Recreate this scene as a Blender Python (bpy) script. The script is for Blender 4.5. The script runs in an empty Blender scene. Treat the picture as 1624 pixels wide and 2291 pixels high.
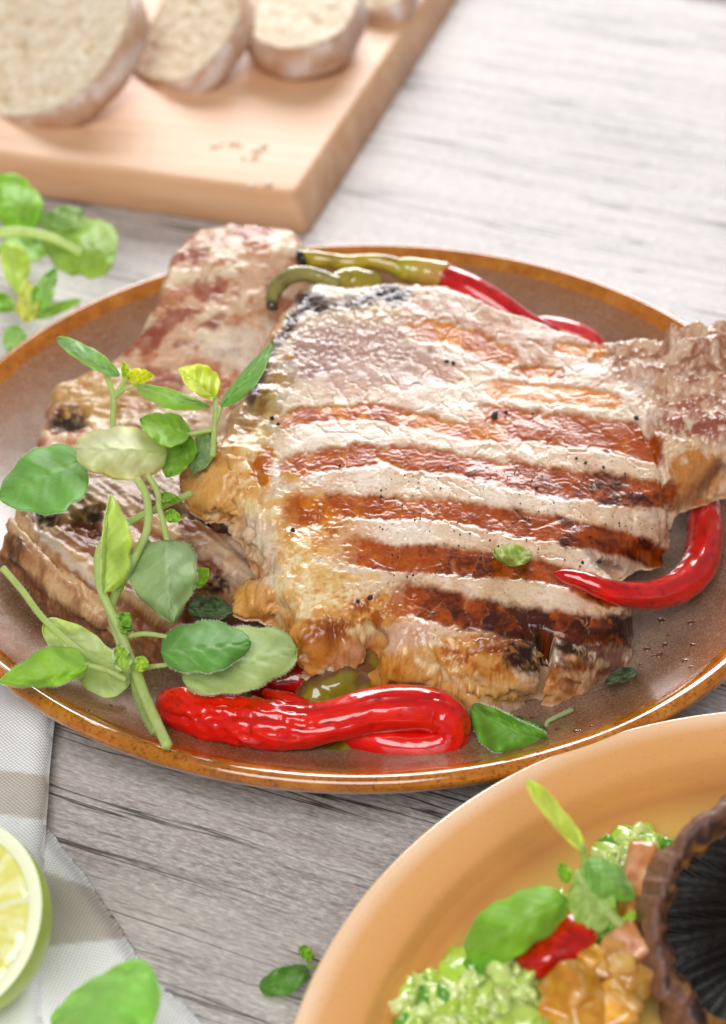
import bpy, math, random
import numpy as np
from mathutils import Matrix, Vector
random.seed(4); RNG = np.random.default_rng(7)
SC = bpy.context.scene
COL = SC.collection

# ---------------------------------------------------------------- camera
PW, PH, FPX = 1624.0, 2291.0, 4393.0          # size of the picture plane the measurements were taken in
PITCH, ROLL, CH = 0.6552, -0.0121, 0.3927     # camera pitch, roll, height above the table
_c, _s = math.cos(PITCH), math.sin(PITCH)
FW = np.array([0, _c, -_s]); _U = np.array([0, _s, _c]); _R = np.array([1., 0, 0])
RT = math.cos(ROLL)*_R + math.sin(ROLL)*_U; UP = -math.sin(ROLL)*_R + math.cos(ROLL)*_U
CAMP = np.array([0, 0, CH])
cd = bpy.data.cameras.new("camera"); cam = bpy.data.objects.new("camera", cd); COL.objects.link(cam)
cam.matrix_world = Matrix(((RT[0], UP[0], -FW[0], 0), (RT[1], UP[1], -FW[1], 0), (RT[2], UP[2], -FW[2], CH), (0, 0, 0, 1)))
cd.sensor_fit = 'VERTICAL'; cd.sensor_height = 36; cd.lens = 36*FPX/PH
cd.clip_start = 0.02; cd.clip_end = 50
cd.dof.use_dof = True; cd.dof.focus_distance = 0.546; cd.dof.aperture_fstop = 10.5
SC.camera = cam

# ---------------------------------------------------------------- light (indoor table by a bright window behind it)
wd = bpy.data.worlds.new("World"); SC.world = wd; wd.use_nodes = True
bg = wd.node_tree.nodes['Background']; bg.inputs[0].default_value = (0.93, 0.96, 1.0, 1); bg.inputs[1].default_value = 0.23
def area(name, loc, target, sx, sy, power, col=(1, 1, 1)):
    l = bpy.data.lights.new(name, 'AREA'); l.shape = 'RECTANGLE'; l.size = sx; l.size_y = sy; l.energy = power; l.color = col
    o = bpy.data.objects.new(name, l); COL.objects.link(o); o.location = loc
    o.rotation_euler = (Vector(target)-Vector(loc)).to_track_quat('-Z', 'Y').to_euler(); return o
area('window_light', (0.20, 2.60, 1.02), (0.05, 0.5, 0), 1.5, 0.85, 58, (0.985, 0.99, 1.0))
area('added_fill_light', (-0.25, -0.75, 1.55), (0, 0.45, 0), 1.3, 1.0, 34, (1, 0.99, 0.97))  # added fill lamp, unseen behind and above the camera, brightens the near sides
SC.view_settings.view_transform = 'Standard'; SC.view_settings.look = 'None'
SC.view_settings.exposure = 0.0; SC.view_settings.gamma = 1

# ---------------------------------------------------------------- helpers
def ray(x, y): return FW + RT*((x-PW/2)/FPX) - UP*((y-PH/2)/FPX)
def W(x, y, z):
    d = ray(x, y); return CAMP + d*((z-CH)/d[2])
def RP(x, y, p, n):
    d = ray(x, y); n = np.asarray(n, float); return CAMP + d*(((p-CAMP)@n)/(d@n))
def PX(P):
    v = P-CAMP; dz = v@FW
    return PW/2+FPX*(v@RT)/dz, PH/2-FPX*(v@UP)/dz
def lin(h):
    h = h.lstrip('#'); c = [int(h[i:i+2], 16)/255 for i in (0, 2, 4)]
    return np.array([x/12.92 if x <= .04045 else ((x+.055)/1.055)**2.4 for x in c])
def L4(h, k=1.0): return tuple(lin(h)*k)+(1,)

def _hash(ix, iy, iz, seed):
    h = (ix.astype(np.int64)*374761393 + iy.astype(np.int64)*668265263 + iz.astype(np.int64)*2147483647 + seed*974634777) & 0xffffffff
    h = ((h ^ (h >> 13))*1274126177) & 0xffffffff
    h = ((h ^ (h >> 16))*2246822519) & 0xffffffff
    return ((h ^ (h >> 15)) & 0xffffff)/float(0xffffff)
def vnoise(x, y, z=0.0, seed=0):
    x = np.asarray(x, float); y = np.asarray(y, float); z = np.zeros_like(x)+z
    ix, iy, iz = np.floor(x), np.floor(y), np.floor(z); fx, fy, fz = x-ix, y-iy, z-iz
    fx, fy, fz = [f*f*f*(f*(f*6-15)+10) for f in (fx, fy, fz)]
    r = 0
    for dx in (0, 1):
        for dy in (0, 1):
            for dz in (0, 1):
                r = r + _hash(ix+dx, iy+dy, iz+dz, seed)*(fx if dx else 1-fx)*(fy if dy else 1-fy)*(fz if dz else 1-fz)
    return r*2-1
def fbm(x, y, z=0.0, seed=0, o=4, g=0.5):
    a, r, t, f = 1.0, 0, 0, 1.0
    for i in range(o):
        r = r + a*vnoise(x*f+17*i, y*f-9*i, z*f if np.ndim(z) or z else 0.0, seed+i); t += a; a *= g; f *= 2.03
    return r/t*1.6
def worley(x, y, seed=0):
    ix, iy = np.floor(x), np.floor(y); f1 = np.full(x.shape, 9.); f2 = np.full(x.shape, 9.); cid = np.zeros(x.shape)
    for dx in (-1, 0, 1):
        for dy in (-1, 0, 1):
            cx, cy = ix+dx, iy+dy; zz = np.zeros_like(cx)
            px = cx+_hash(cx, cy, zz, seed); py = cy+_hash(cx, cy, zz+1, seed)
            d = np.hypot(px-x, py-y); n = d < f1
            f2 = np.where(n, f1, np.minimum(f2, d)); cid = np.where(n, _hash(cx, cy, zz+2, seed), cid); f1 = np.where(n, d, f1)
    return f1, f2, cid
def sm(a, b, x):
    t = np.clip((x-a)/(b-a), 0, 1); return t*t*(3-2*t)
def mixc(c, k, m):
    return c*(1-m[:, None]) + np.asarray(k)*m[:, None]
def seg_dist(X, Y, pts):
    best = np.full(X.shape, 1e9); par = np.zeros(X.shape); n = len(pts)-1
    for i in range(n):
        (x0, y0), (x1, y1) = pts[i][:2], pts[i+1][:2]
        dx, dy = x1-x0, y1-y0; t = np.clip(((X-x0)*dx+(Y-y0)*dy)/(dx*dx+dy*dy+1e-12), 0, 1)
        d = np.hypot(X-x0-t*dx, Y-y0-t*dy); m = d < best
        best = np.where(m, d, best); par = np.where(m, (i+t)/n, par)
    return best, par
def catmull(P, n, closed=False):
    P = np.asarray(P, float); k = len(P); out = []
    segs = k if closed else k-1
    for i in range(segs):
        p = [P[(i+j) % k] if closed else P[min(max(i+j, 0), k-1)] for j in (-1, 0, 1, 2)]
        for t in np.arange(n)/n:
            out.append(.5*((2*p[1])+(-p[0]+p[2])*t+(2*p[0]-5*p[1]+4*p[2]-p[3])*t*t+(-p[0]+3*p[1]-3*p[2]+p[3])*t**3))
    if not closed: out.append(P[-1])
    return np.array(out)

def tag(o, label=None, cat=None, group=None, kind=None):
    for k, v in (('label', label), ('category', cat), ('group', group), ('kind', kind)):
        if v: o[k] = v
    return o
def thing(name, loc, label, cat, group=None):
    o = bpy.data.objects.new(name, None); o.empty_display_size = .01; COL.objects.link(o); o.location = tuple(float(v) for v in loc)
    return tag(o, label, cat, group)
def mk(name, V, F, m, parent=None, col=None, attrs=None, uv=None, smooth=True, origin=None):
    V = np.asarray(V, float)
    if parent is not None: org = np.array(parent['_w'] if '_w' in parent else parent.location, float)
    else: org = np.array(origin, float) if origin is not None else np.array([V[:, 0].mean(), V[:, 1].mean(), V[:, 2].min()])
    me = bpy.data.meshes.new(name); nv = len(V)
    me.vertices.add(nv); me.vertices.foreach_set('co', (V-org).astype(np.float32).ravel())
    if isinstance(F, np.ndarray): F = [F]
    idx = np.concatenate([np.asarray(f).ravel() for f in F]).astype(np.int32)
    tot = np.concatenate([np.full(len(f), np.asarray(f).shape[1]) for f in F]).astype(np.int32)
    st = np.concatenate([[0], np.cumsum(tot)[:-1]]).astype(np.int32)
    me.loops.add(len(idx)); me.loops.foreach_set('vertex_index', idx)
    me.polygons.add(len(tot)); me.polygons.foreach_set('loop_start', st); me.polygons.foreach_set('loop_total', tot)
    me.update(calc_edges=True); me.validate()
    if smooth: me.polygons.foreach_set('use_smooth', np.ones(len(me.polygons), bool))
    if col is not None:
        a = me.color_attributes.new('albedo', 'FLOAT_COLOR', 'POINT')
        c = np.ones((nv, 4), np.float32); c[:, :3] = np.clip(col, 0, 1); a.data.foreach_set('color', c.ravel())
    for k, v in (attrs or {}).items():
        a = me.attributes.new(k, 'FLOAT', 'POINT'); a.data.foreach_set('value', np.asarray(v, np.float32))
    if uv is not None:
        l = me.uv_layers.new(name='UVMap'); vi = np.empty(len(me.loops), np.int32); me.loops.foreach_get('vertex_index', vi)
        l.data.foreach_set('uv', np.asarray(uv, np.float32)[vi].ravel())
    me.materials.append(m)
    o = bpy.data.objects.new(name, me); COL.objects.link(o)
    if parent is not None:
        o.parent = parent; o['_w'] = [float(v) for v in org]
    else: o.location = tuple(float(v) for v in org)
    return o
def grid_faces(n, m, wrap=False, off=0):   # n rows of m verts
    i = np.arange(n-1)[:, None]; mm = m if wrap else m-1; j = np.arange(mm)[None, :]; j2 = (j+1) % m
    return (np.stack([i*m+j, i*m+j2, (i+1)*m+j2, (i+1)*m+j], -1).reshape(-1, 4)+off)

# ---------------------------------------------------------------- materials
class M:
    def __init__(s, name):
        s.m = bpy.data.materials.new(name); s.m.use_nodes = True; s.t = s.m.node_tree
        s.b = s.t.nodes['Principled BSDF']; s.out = s.t.nodes['Material Output']
    def n(s, typ, **kw):
        nd = s.t.nodes.new(typ)
        for k, v in kw.items():
            if k[0] == '_': setattr(nd, k[1:], v)
            else:
                key = int(k[1:]) if k[0] == 'i' and k[1:].isdigit() else k.replace('_', ' ')
                s.put(nd.inputs[key], v)
        return nd
    def put(s, sock, v):
        if isinstance(v, bpy.types.NodeSocket): s.t.links.new(v, sock)
        elif isinstance(v, bpy.types.Node): s.t.links.new(v.outputs[0], sock)
        else: sock.default_value = v
    def set(s, **kw):
        for k, v in kw.items(): s.put(s.b.inputs[k.replace('_', ' ')], v)
        return s
    def attr(s, name): return s.n('ShaderNodeAttribute', _attribute_name=name)
    def coord(s, kind='Object', scale=(1, 1, 1), rot=(0, 0, 0)):
        tc = s.n('ShaderNodeTexCoord'); mp = s.n('ShaderNodeMapping', Vector=tc.outputs[kind]); mp.inputs['Scale'].default_value = scale; mp.inputs['Rotation'].default_value = rot
        return mp.outputs[0]
    def noise(s, vec, scale, detail=4, rough=.5, dist=0.):
        return s.n('ShaderNodeTexNoise', Vector=vec, Scale=scale, Detail=detail, Roughness=rough, Distortion=dist).outputs['Fac']
    def ramp(s, fac, stops):
        r = s.n('ShaderNodeValToRGB', Fac=fac); e = r.color_ramp.elements
        for i, (p, c) in enumerate(stops):
            el = e[i] if i < 2 else e.new(p)
            el.position = p; el.color = c if len(c) == 4 else tuple(c)+(1,)
        return r.outputs[0]
    def mix(s, fac, a, b, mode='MIX'):
        x = s.n('ShaderNodeMix', _data_type='RGBA', _blend_type=mode)
        s.put(x.inputs[0], fac); s.put(x.inputs[6], a); s.put(x.inputs[7], b); return x.outputs[2]
    def math(s, op, a, b=0.0):
        x = s.n('ShaderNodeMath', _operation=op); s.put(x.inputs[0], a); s.put(x.inputs[1], b); return x.outputs[0]
    def bump(s, h, strength, dist, prev=None):
        b = s.n('ShaderNodeBump', Height=h, Strength=strength, Distance=dist)
        if prev is not None: s.put(b.inputs['Normal'], prev)
        return b.outputs[0]
def gray(v): return (v, v, v, 1)

def food_mat(name, rough=.3, coat=.4, sss=.12, bumpd=.0004, scale=900, grain=.18, spec=.5):
    k = M(name); a = k.attr('albedo'); v = k.coord()
    n1 = k.noise(v, scale, 6, .6); n2 = k.noise(v, scale*3.1, 3, .6)
    f = k.ramp(n1, [(.25, gray(1-grain*1.6)), (.75, gray(1+grain))])
    c = k.mix(1.0, a.outputs['Color'], f, 'MULTIPLY')
    r = k.ramp(n2, [(.3, gray(rough*.6)), (.75, gray(min(1, rough*1.7)))])
    nb = k.bump(n1, .55, bumpd, k.bump(n2, .35, bumpd*.5))
    k.set(Base_Color=c, Roughness=r, Normal=nb, Subsurface_Weight=sss, Subsurface_Scale=.003, Coat_Weight=coat, Coat_Roughness=.10, Specular_IOR_Level=spec)
    k.put(k.b.inputs['Subsurface Radius'], (1., .45, .25)); k.put(k.b.inputs['Coat Normal'], nb)
    return k.m
M_MEAT = food_mat('grilled_meat', .21, .22, .10, .00015, 1100, .12, .38)
M_REAR = food_mat('browned_meat', .33, .12, .10, .0002, 1000, .14, .35)
M_BREADC = food_mat('bread_crumb', .85, 0, .1, .0005, 220, .07)
M_CRUST = food_mat('bread_crust', .7, 0, .05, .0006, 400, .15)
M_VEG = food_mat('wet_vegetable', .2, .5, .15, .0003, 350, .1)
M_MUSH = food_mat('mushroom_skin', .55, .1, .05, .0006, 500, .3)
M_CHAR = food_mat('pepper_flake', .6, 0, 0, .0003, 2000, .3)

def m_leaf():
    k = M('herb_leaf'); a = k.attr('albedo'); v = k.coord()
    n = k.noise(v, 700, 4); n2 = k.noise(v, 3500, 2)
    c = k.mix(1.0, a.outputs['Color'], k.ramp(n, [(.3, gray(.94)), (.7, gray(1.04))]), 'MULTIPLY')
    nb = k.bump(n2, .25, .0001, k.bump(n, .3, .0002))
    k.set(Base_Color=c, Roughness=.46, Normal=nb, Specular_IOR_Level=.45, Sheen_Weight=.15, Sheen_Roughness=.4)
    tr = k.n('ShaderNodeBsdfTranslucent', Color=k.mix(1.0, c, (1.35, 1.4, .6, 1), 'MULTIPLY'), Normal=nb)
    mx = k.n('ShaderNodeMixShader', i0=.45); k.put(mx.inputs[1], k.b); k.put(mx.inputs[2], tr)
    k.put(k.out.inputs['Surface'], mx); return k.m
M_LEAF = m_leaf()
def m_hair():
    k = M('plant_hair'); k.set(Base_Color=L4('#dfe6c8'), Roughness=.5, Subsurface_Weight=.2, Subsurface_Scale=.001); return k.m
M_HAIR = m_hair()
def m_chili():
    k = M('chili_skin'); a = k.attr('albedo'); v = k.coord(); n = k.noise(v, 260, 3); n2 = k.noise(v, 90, 2)
    c = k.mix(1.0, a.outputs['Color'], k.ramp(n2, [(.3, gray(.85)), (.7, gray(1.1))]), 'MULTIPLY')
    nb = k.bump(n, .3, .0004)
    k.set(Base_Color=c, Roughness=.2, Normal=nb, Coat_Weight=.75, Coat_Roughness=.05, Subsurface_Weight=.1, Subsurface_Scale=.002, Specular_IOR_Level=.35)
    return k.m
M_CHILI = m_chili()

def m_table():
    k = M('weathered_wood')
    tc = k.n('ShaderNodeTexCoord')
    rot = k.n('ShaderNodeMapping', Vector=tc.outputs['Object']); rot.inputs['Rotation'].default_value = (0, 0, math.radians(23.5))
    warp = k.noise(rot, 9, 3)
    wv = k.n('ShaderNodeVectorMath', _operation='MULTIPLY_ADD'); k.put(wv.inputs[0], k.n('ShaderNodeTexNoise', Vector=rot, Scale=7., Detail=3.).outputs['Color']); wv.inputs[1].default_value = (0, .008, 0); k.put(wv.inputs[2], rot)
    def st(sx, sy):
        m = k.n('ShaderNodeMapping', Vector=wv); m.inputs['Scale'].default_value = (sx, sy, 1); return m.outputs[0]
    fine = k.noise(st(40, 900), 1, 8, .72)
    mid = k.noise(st(9, 150), 1, 6, .62)
    big = k.noise(st(3, 26), 1, 4, .55)
    mott = k.noise(st(300, 1100), 1, 5, .7)
    crackn = k.noise(st(2.2, 58), 1, 4, .55)
    cr = k.math('ABSOLUTE', k.math('SUBTRACT', crackn, .5))
    crack = k.ramp(cr, [(0.0, gray(1)), (.004, gray(.8)), (.011, gray(0))])
    gate = k.ramp(k.noise(st(10, 40), 1, 4, .6), [(.36, gray(0)), (.50, gray(1))])
    crack = k.math('MULTIPLY', crack, gate)
    pore = k.ramp(k.noise(st(55, 650), 1, 4, .7), [(.30, gray(1)), (.45, gray(0))])
    base = k.ramp(mid, [(.2, L4('#6a5a54')), (.40, L4('#a2958f')), (.56, L4('#cec5c0')), (.8, L4('#ebe7e4'))])
    base = k.mix(.58, base, k.ramp(mott, [(.36, L4('#6c6261')), (.5, L4('#b8b1af')), (.62, L4('#f3f0ef'))]))
    base = k.mix(k.ramp(big, [(.3, gray(.1)), (.65, gray(.6))]), base, L4('#d6cbc5'))
    base = k.mix(k.math('MULTIPLY', pore, .62), base, L4('#4a3d3b'))
    base = k.mix(k.math('MULTIPLY', crack, .85), base, L4('#2c2322'))
    h = k.math('SUBTRACT', k.math('ADD', k.math('MULTIPLY', fine, .35), k.math('MULTIPLY', mid, .4)), k.math('ADD', k.math('MULTIPLY', crack, .9), k.math('MULTIPLY', pore, .3)))
    nb = k.bump(h, .35, .0008)
    k.set(Base_Color=base, Roughness=k.ramp(mott, [(.3, gray(.34)), (.7, gray(.48))]), Normal=nb, Specular_IOR_Level=.42)
    return k.m
def m_brown():
    k = M('speckled_brown_glaze'); v = k.coord()
    r = k.n('ShaderNodeVectorMath', _operation='LENGTH', i0=v).outputs['Value']
    sp = k.noise(v, 1500, 3, .7); bl = k.noise(v, 30, 4, .6); bl2 = k.noise(v, 160, 4, .6)
    base = k.ramp(bl, [(.3, L4('#6e4f3e')), (.5, L4('#8a6a57')), (.7, L4('#a08470'))])
    base = k.mix(k.ramp(bl2, [(.4, gray(0)), (.75, gray(.5))]), base, L4('#7a6a4c'))
    edge = k.ramp(k.math('ADD', r, k.math('MULTIPLY', k.math('SUBTRACT', bl2, .5), .006)), [(.116, gray(0)), (.134, gray(.85))])
    base = k.mix(edge, base, L4('#9a6035'))
    base = k.mix(k.ramp(sp, [(.38, gray(.4)), (.5, gray(0))]), base, L4('#3a241a'))
    base = k.mix(k.ramp(sp, [(.55, gray(0)), (.68, gray(.5))]), base, L4('#c9b3a2'))
    k.set(Base_Color=base, Roughness=k.ramp(bl2, [(.3, gray(.2)), (.7, gray(.3))]), Normal=k.bump(sp, .1, .0001), Coat_Weight=.3, Coat_Roughness=.12)
    return k.m
def m_rim():
    k = M('amber_rim_glaze'); v = k.coord()
    sp = k.noise(v, 900, 4, .7); bl = k.noise(v, 130, 4, .6)
    base = k.ramp(bl, [(.25, L4('#9a540f')), (.5, L4('#b56b1a')), (.75, L4('#c58432'))])
    base = k.mix(k.ramp(sp, [(.36, gray(.7)), (.47, gray(0))]), base, L4('#5a2a0a'))
    k.set(Base_Color=base, Roughness=.12, Normal=k.bump(k.math('ADD', sp, bl), .12, .00015), Coat_Weight=.7, Coat_Roughness=.05)
    return k.m
def m_under():
    k = M('unglazed_underside'); v = k.coord(); sp = k.noise(v, 700, 4, .7)
    k.set(Base_Color=k.ramp(sp, [(.3, L4('#6a4a3c')), (.7, L4('#a88d80'))]), Roughness=.4); return k.m
def m_yellow():
    k = M('ochre_glaze'); v = k.coord(); r = k.n('ShaderNodeVectorMath', _operation='LENGTH', i0=v).outputs['Value']
    sp = k.noise(v, 1300, 3, .7); bl = k.noise(v, 22, 3)
    base = k.ramp(r, [(.06, L4('#e2c070')), (.108, L4('#dcb260')), (.1170, L4('#bd7c3e')), (.1215, L4('#cf9050')), (.133, L4('#d8a067')), (.1358, L4('#ecc8a6'))])
    base = k.mix(k.ramp(bl, [(.35, gray(0)), (.7, gray(.25))]), base, L4('#d8964a'))
    base = k.mix(k.ramp(sp, [(.30, gray(.3)), (.42, gray(0))]), base, L4('#a8642a'))
    k.set(Base_Color=base, Roughness=.16, Coat_Weight=.5, Coat_Roughness=.05, Normal=k.bump(bl, .1, .001)); return k.m
def m_board():
    k = M('beech_wood'); v = k.coord('Object', (1, 1, 1), (0, 0, math.radians(13)))
    m = k.n('ShaderNodeMapping', Vector=v); m.inputs['Scale'].default_value = (6, 90, 90)
    g = k.noise(m.outputs[0], 1, 6, .6); b = k.noise(v, 14, 3)
    base = k.ramp(g, [(.3, L4('#d49f74')), (.55, L4('#e2b48d')), (.75, L4('#ecc6a3'))])
    base = k.mix(k.ramp(b, [(.45, gray(0)), (.75, gray(.45))]), base, L4('#cf9263'))
    k.set(Base_Color=base, Roughness=.5, Normal=k.bump(g, .25, .0005)); return k.m
def m_cloth():
    k = M('woven_linen'); a = k.attr('albedo')
    tc = k.n('ShaderNodeTexCoord'); uv = tc.outputs['UV']
    sx = k.n('ShaderNodeSeparateXYZ', i0=uv)
    wob = k.noise(uv, 120, 3)
    def th(sock, f, ph): return k.math('SINE', k.math('ADD', k.math('MULTIPLY', sock, f), k.math('MULTIPLY', wob, ph)))
    u = th(sx.outputs[0], 6283/1.25, 2.); w = th(sx.outputs[1], 6283/1.25, 2.)
    h = k.math('MULTIPLY', u, w)
    c = k.mix(1.0, a.outputs['Color'], k.ramp(h, [(.0, gray(.85)), (.35, gray(1.15))]), 'MULTIPLY')
    hh = k.math('ADD', k.math('MULTIPLY', h, .5), k.noise(uv, 2500, 2))
    k.set(Base_Color=c, Roughness=.9, Normal=k.bump(hh, .6, .0004), Sheen_Weight=.2); return k.m
def m_lime(kind):
    k = M('lime_'+kind); v = k.coord(); n = k.noise(v, 450, 3); 
    if kind == 'peel':
        b = k.noise(v, 40, 3)
        k.set(Base_Color=k.ramp(b, [(.3, L4('#93b018')), (.6, L4('#b4cf22')), (.8, L4('#d0de48'))]), Roughness=.35, Normal=k.bump(n, .35, .0006), Coat_Weight=.2, Subsurface_Weight=.1, Subsurface_Scale=.003)
    elif kind == 'pith':
        k.set(Base_Color=L4('#f3f2cf'), Roughness=.5, Subsurface_Weight=.3, Subsurface_Scale=.003, Normal=k.bump(n, .3, .0004))
    else:
        a = k.attr('albedo')
        k.set(Base_Color=a.outputs['Color'], Roughness=.16, Coat_Weight=.6, Normal=k.bump(n, .4, .0005), Subsurface_Weight=.35, Subsurface_Scale=.006, Specular_IOR_Level=.7)
    return k.m

# ---------------------------------------------------------------- table
def build_table():
    m = m_table(); root = thing('table_top', (0, .6, 0), None, None); root['kind'] = 'structure'
    # long planks run along the grain; one joint shows in the far right corner
    a = math.radians(-23.5); d = np.array([math.cos(a), math.sin(a)]); nrm = np.array([-d[1], d[0]])
    j = W(1590, 4, 0)[:2]; s0 = float(j@nrm)
    edges = [s0+.19*2, s0+.19, s0, s0-1.3]
    for i in range(3):
        hi, lo = edges[i]-.0012, edges[i+1]+.0012
        c = []
        for (t, s, z) in ((-1.6, lo, 0), (2.0, lo, 0), (2.0, hi, 0), (-1.6, hi, 0)):
            p = d*t+nrm*s; c.append((p[0], p[1], z))
        top = np.array(c); bot = top-np.array([0, 0, .02])
        cen = top.mean(0)
        ins = top+np.array([0, 0, 0]); ch = .0008
        mid = top.copy(); mid[:, 2] -= ch
        ins[:, :2] += (cen[:2]-top[:, :2])/np.linalg.norm(cen[:2]-top[:, :2], axis=1)[:, None]*ch*2
        V = np.concatenate([ins, mid, bot]); F = [np.array([[0, 1, 2, 3], [11, 10, 9, 8]]+[[r*4+q, (r+1)*4+q, (r+1)*4+(q+1) % 4, r*4+(q+1) % 4] for r in (0, 1) for q in range(4)])]
        o = mk('plank', V, F, m, root, smooth=False); 
build_table()

# ---------------------------------------------------------------- plates
def lathe(name, prof, c, m, parent, seg=256, wob=0.0):
    prof = np.asarray(prof, float); a = np.arange(seg)/seg*2*np.pi
    V = np.stack([c[0]+prof[:, 0][:, None]*np.cos(a)*(1+wob*np.sin(2*a)), c[1]+prof[:, 0][:, None]*np.sin(a)*(1+wob*np.sin(2*a)), np.zeros_like(a)[None]+prof[:, 1][:, None]+c[2]], -1).reshape(-1, 3)
    return mk(name, V, grid_faces(len(prof), seg, True), m, parent)
PC = np.array([0.0004, 0.5001, 0.0])
bp = thing('brown_plate', PC, 'large speckled brown stoneware plate with amber rim holding the chops', 'plate')
pr_in = [(0.0002, .0100), (.04, .0100), (.075, .0104), (.095, .0120), (.110, .0152), (.122, .0193), (.1285, .0224), (.1325, .0246)]
pr_rim = [(.1325, .0246), (.1345, .0260), (.1363, .0270), (.1380, .0274), (.1392, .0270), (.1400, .0260), (.1402, .0248), (.1398, .0236), (.1388, .0222)]
pr_un = [(.1388, .0222), (.1340, .0190), (.120, .0110), (.100, .0050), (.085, .0030), (.082, .0005), (.078, .0005), (.076, .0030), (.0002, .0040)]
cm = lambda p, n: catmull(p, n)
lathe('dish', cm(pr_in, 4), PC, m_brown(), bp); lathe('rim', cm(pr_rim, 4), PC, m_rim(), bp); lathe('underside', cm(pr_un, 3), PC, m_under(), bp)
YC = np.array([0.1149, 0.2513, 0.0])
yp = thing('ochre_plate', YC, 'glossy ochre yellow plate in the lower right corner, under the mushroom', 'plate')
MY = m_yellow()
pr_y = [(0.0002, .0110), (.06, .0110), (.080, .0118), (.095, .0140), (.107, .0168), (.1145, .0190), (.1180, .0204), (.1195, .0218), (.1210, .0234), (.1225, .0242), (.1260, .0250), (.1310, .0262), (.1345, .0269), (.1358, .0268), (.1366, .0258), (.1366, .0246), (.1352, .0232), (.124, .0180), (.100, .0080), (.086, .0050), (.082, .0005), (.078, .0005), (.076, .004), (.0002, .005)]
lathe('dish', cm(pr_y, 4), YC, MY, yp)

# ---------------------------------------------------------------- outline-to-slab mesh
def sdf_grid(poly, x0, y0, h, nx, ny):
    X, Y = np.meshgrid(x0+np.arange(nx)*h, y0+np.arange(ny)*h); P = np.vstack([poly, poly[:1]])
    d = np.full(X.shape, 1e9); ins = np.zeros(X.shape, bool)
    for i in range(len(poly)):
        ax, ay = P[i]; bx, by = P[i+1]; dx, dy = bx-ax, by-ay
        t = np.clip(((X-ax)*dx+(Y-ay)*dy)/(dx*dx+dy*dy+1e-18), 0, 1)
        d = np.minimum(d, np.hypot(X-ax-t*dx, Y-ay-t*dy))
        c = ((ay > Y) != (by > Y)) & (X < (bx-ax)*(Y-ay)/(by-ay+1e-18)+ax); ins ^= c
    return np.where(ins, d, -d)
def slab(poly, step, jag=0.0, jscale=3.0, seed=0, coarse=2.5):
    """grid mesh of the polygon's inside; returns x,y,d and faces, boundary snapped to the outline"""
    x0, y0 = poly.min(0)-.006; x1, y1 = poly.max(0)+.006; H = step*coarse
    nx, ny = int((x1-x0)/H)+3, int((y1-y0)/H)+3; D = sdf_grid(poly, x0, y0, H, nx, ny)
    fx, fy = int((x1-x0)/step)+1, int((y1-y0)/step)+1
    X, Y = np.meshgrid(x0+np.arange(fx)*step, y0+np.arange(fy)*step)
    def samp(A, X, Y):
        u = np.clip((X-x0)/H, 0, nx-1.001); v = np.clip((Y-y0)/H, 0, ny-1.001); i = u.astype(int); j = v.astype(int); u -= i; v -= j
        return A[j, i]*(1-u)*(1-v)+A[j, i+1]*u*(1-v)+A[j+1, i]*(1-u)*v+A[j+1, i+1]*u*v
    sd0 = lambda X, Y: samp(D, X, Y)
    def sd(X, Y):
        d = samp(D, X, Y)
        if jag: d = d+jag*fbm(X*1000/jscale, Y*1000/jscale, 0., seed+50, 4, .6)
        return d
    d = sd(X, Y); inside = d > 0
    cell = inside[:-1, :-1] | inside[1:, :-1] | inside[:-1, 1:] | inside[1:, 1:]
    used = np.zeros(inside.shape, bool)
    used[:-1, :-1] |= cell; used[1:, :-1] |= cell; used[:-1, 1:] |= cell; used[1:, 1:] |= cell
    out = used & ~inside; e = step*.5
    for _ in range(3):
        xo, yo = X[out], Y[out]; dd = sd(xo, yo)
        gx = (sd(xo+e, yo)-sd(xo-e, yo))/(2*e); gy = (sd(xo, yo+e)-sd(xo, yo-e))/(2*e); g = gx*gx+gy*gy+.05
        X[out] = xo-np.clip(dd*gx/g, -step, step); Y[out] = yo-np.clip(dd*gy/g, -step, step)
    d = np.where(out, 0, d)
    e = .0022; gx = (sd0(X+e, Y)-sd0(X-e, Y))/(2*e); gy = (sd0(X, Y+e)-sd0(X, Y-e))/(2*e)
    slab.g = (gx[used], gy[used])
    idx = -np.ones(used.shape, int); idx[used] = np.arange(used.sum())
    J, I = np.nonzero(cell); F = np.stack([idx[J, I], idx[J, I+1], idx[J+1, I+1], idx[J+1, I]], -1)
    return X[used], Y[used], np.maximum(d[used], 0), F
def boundary(F):
    E = np.concatenate([F[:, [0, 1]], F[:, [1, 2]], F[:, [2, 3]], F[:, [3, 0]]]); key = np.sort(E, 1)
    k = key[:, 0].astype(np.int64)*10000019+key[:, 1]; u, ix, ct = np.unique(k, return_index=True, return_counts=True)
    return E[ix[ct == 1]]
def idw(ctrl):
    P = np.array([W(x, y, z)[:2] for x, y, z in ctrl]); Z = np.array([c[2] for c in ctrl])
    def f(x, y):
        w = 1/((x[..., None]-P[:, 0])**2+(y[..., None]-P[:, 1])**2+.015**2)**1.5
        return (w*Z).sum(-1)/w.sum(-1)
    return f
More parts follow.
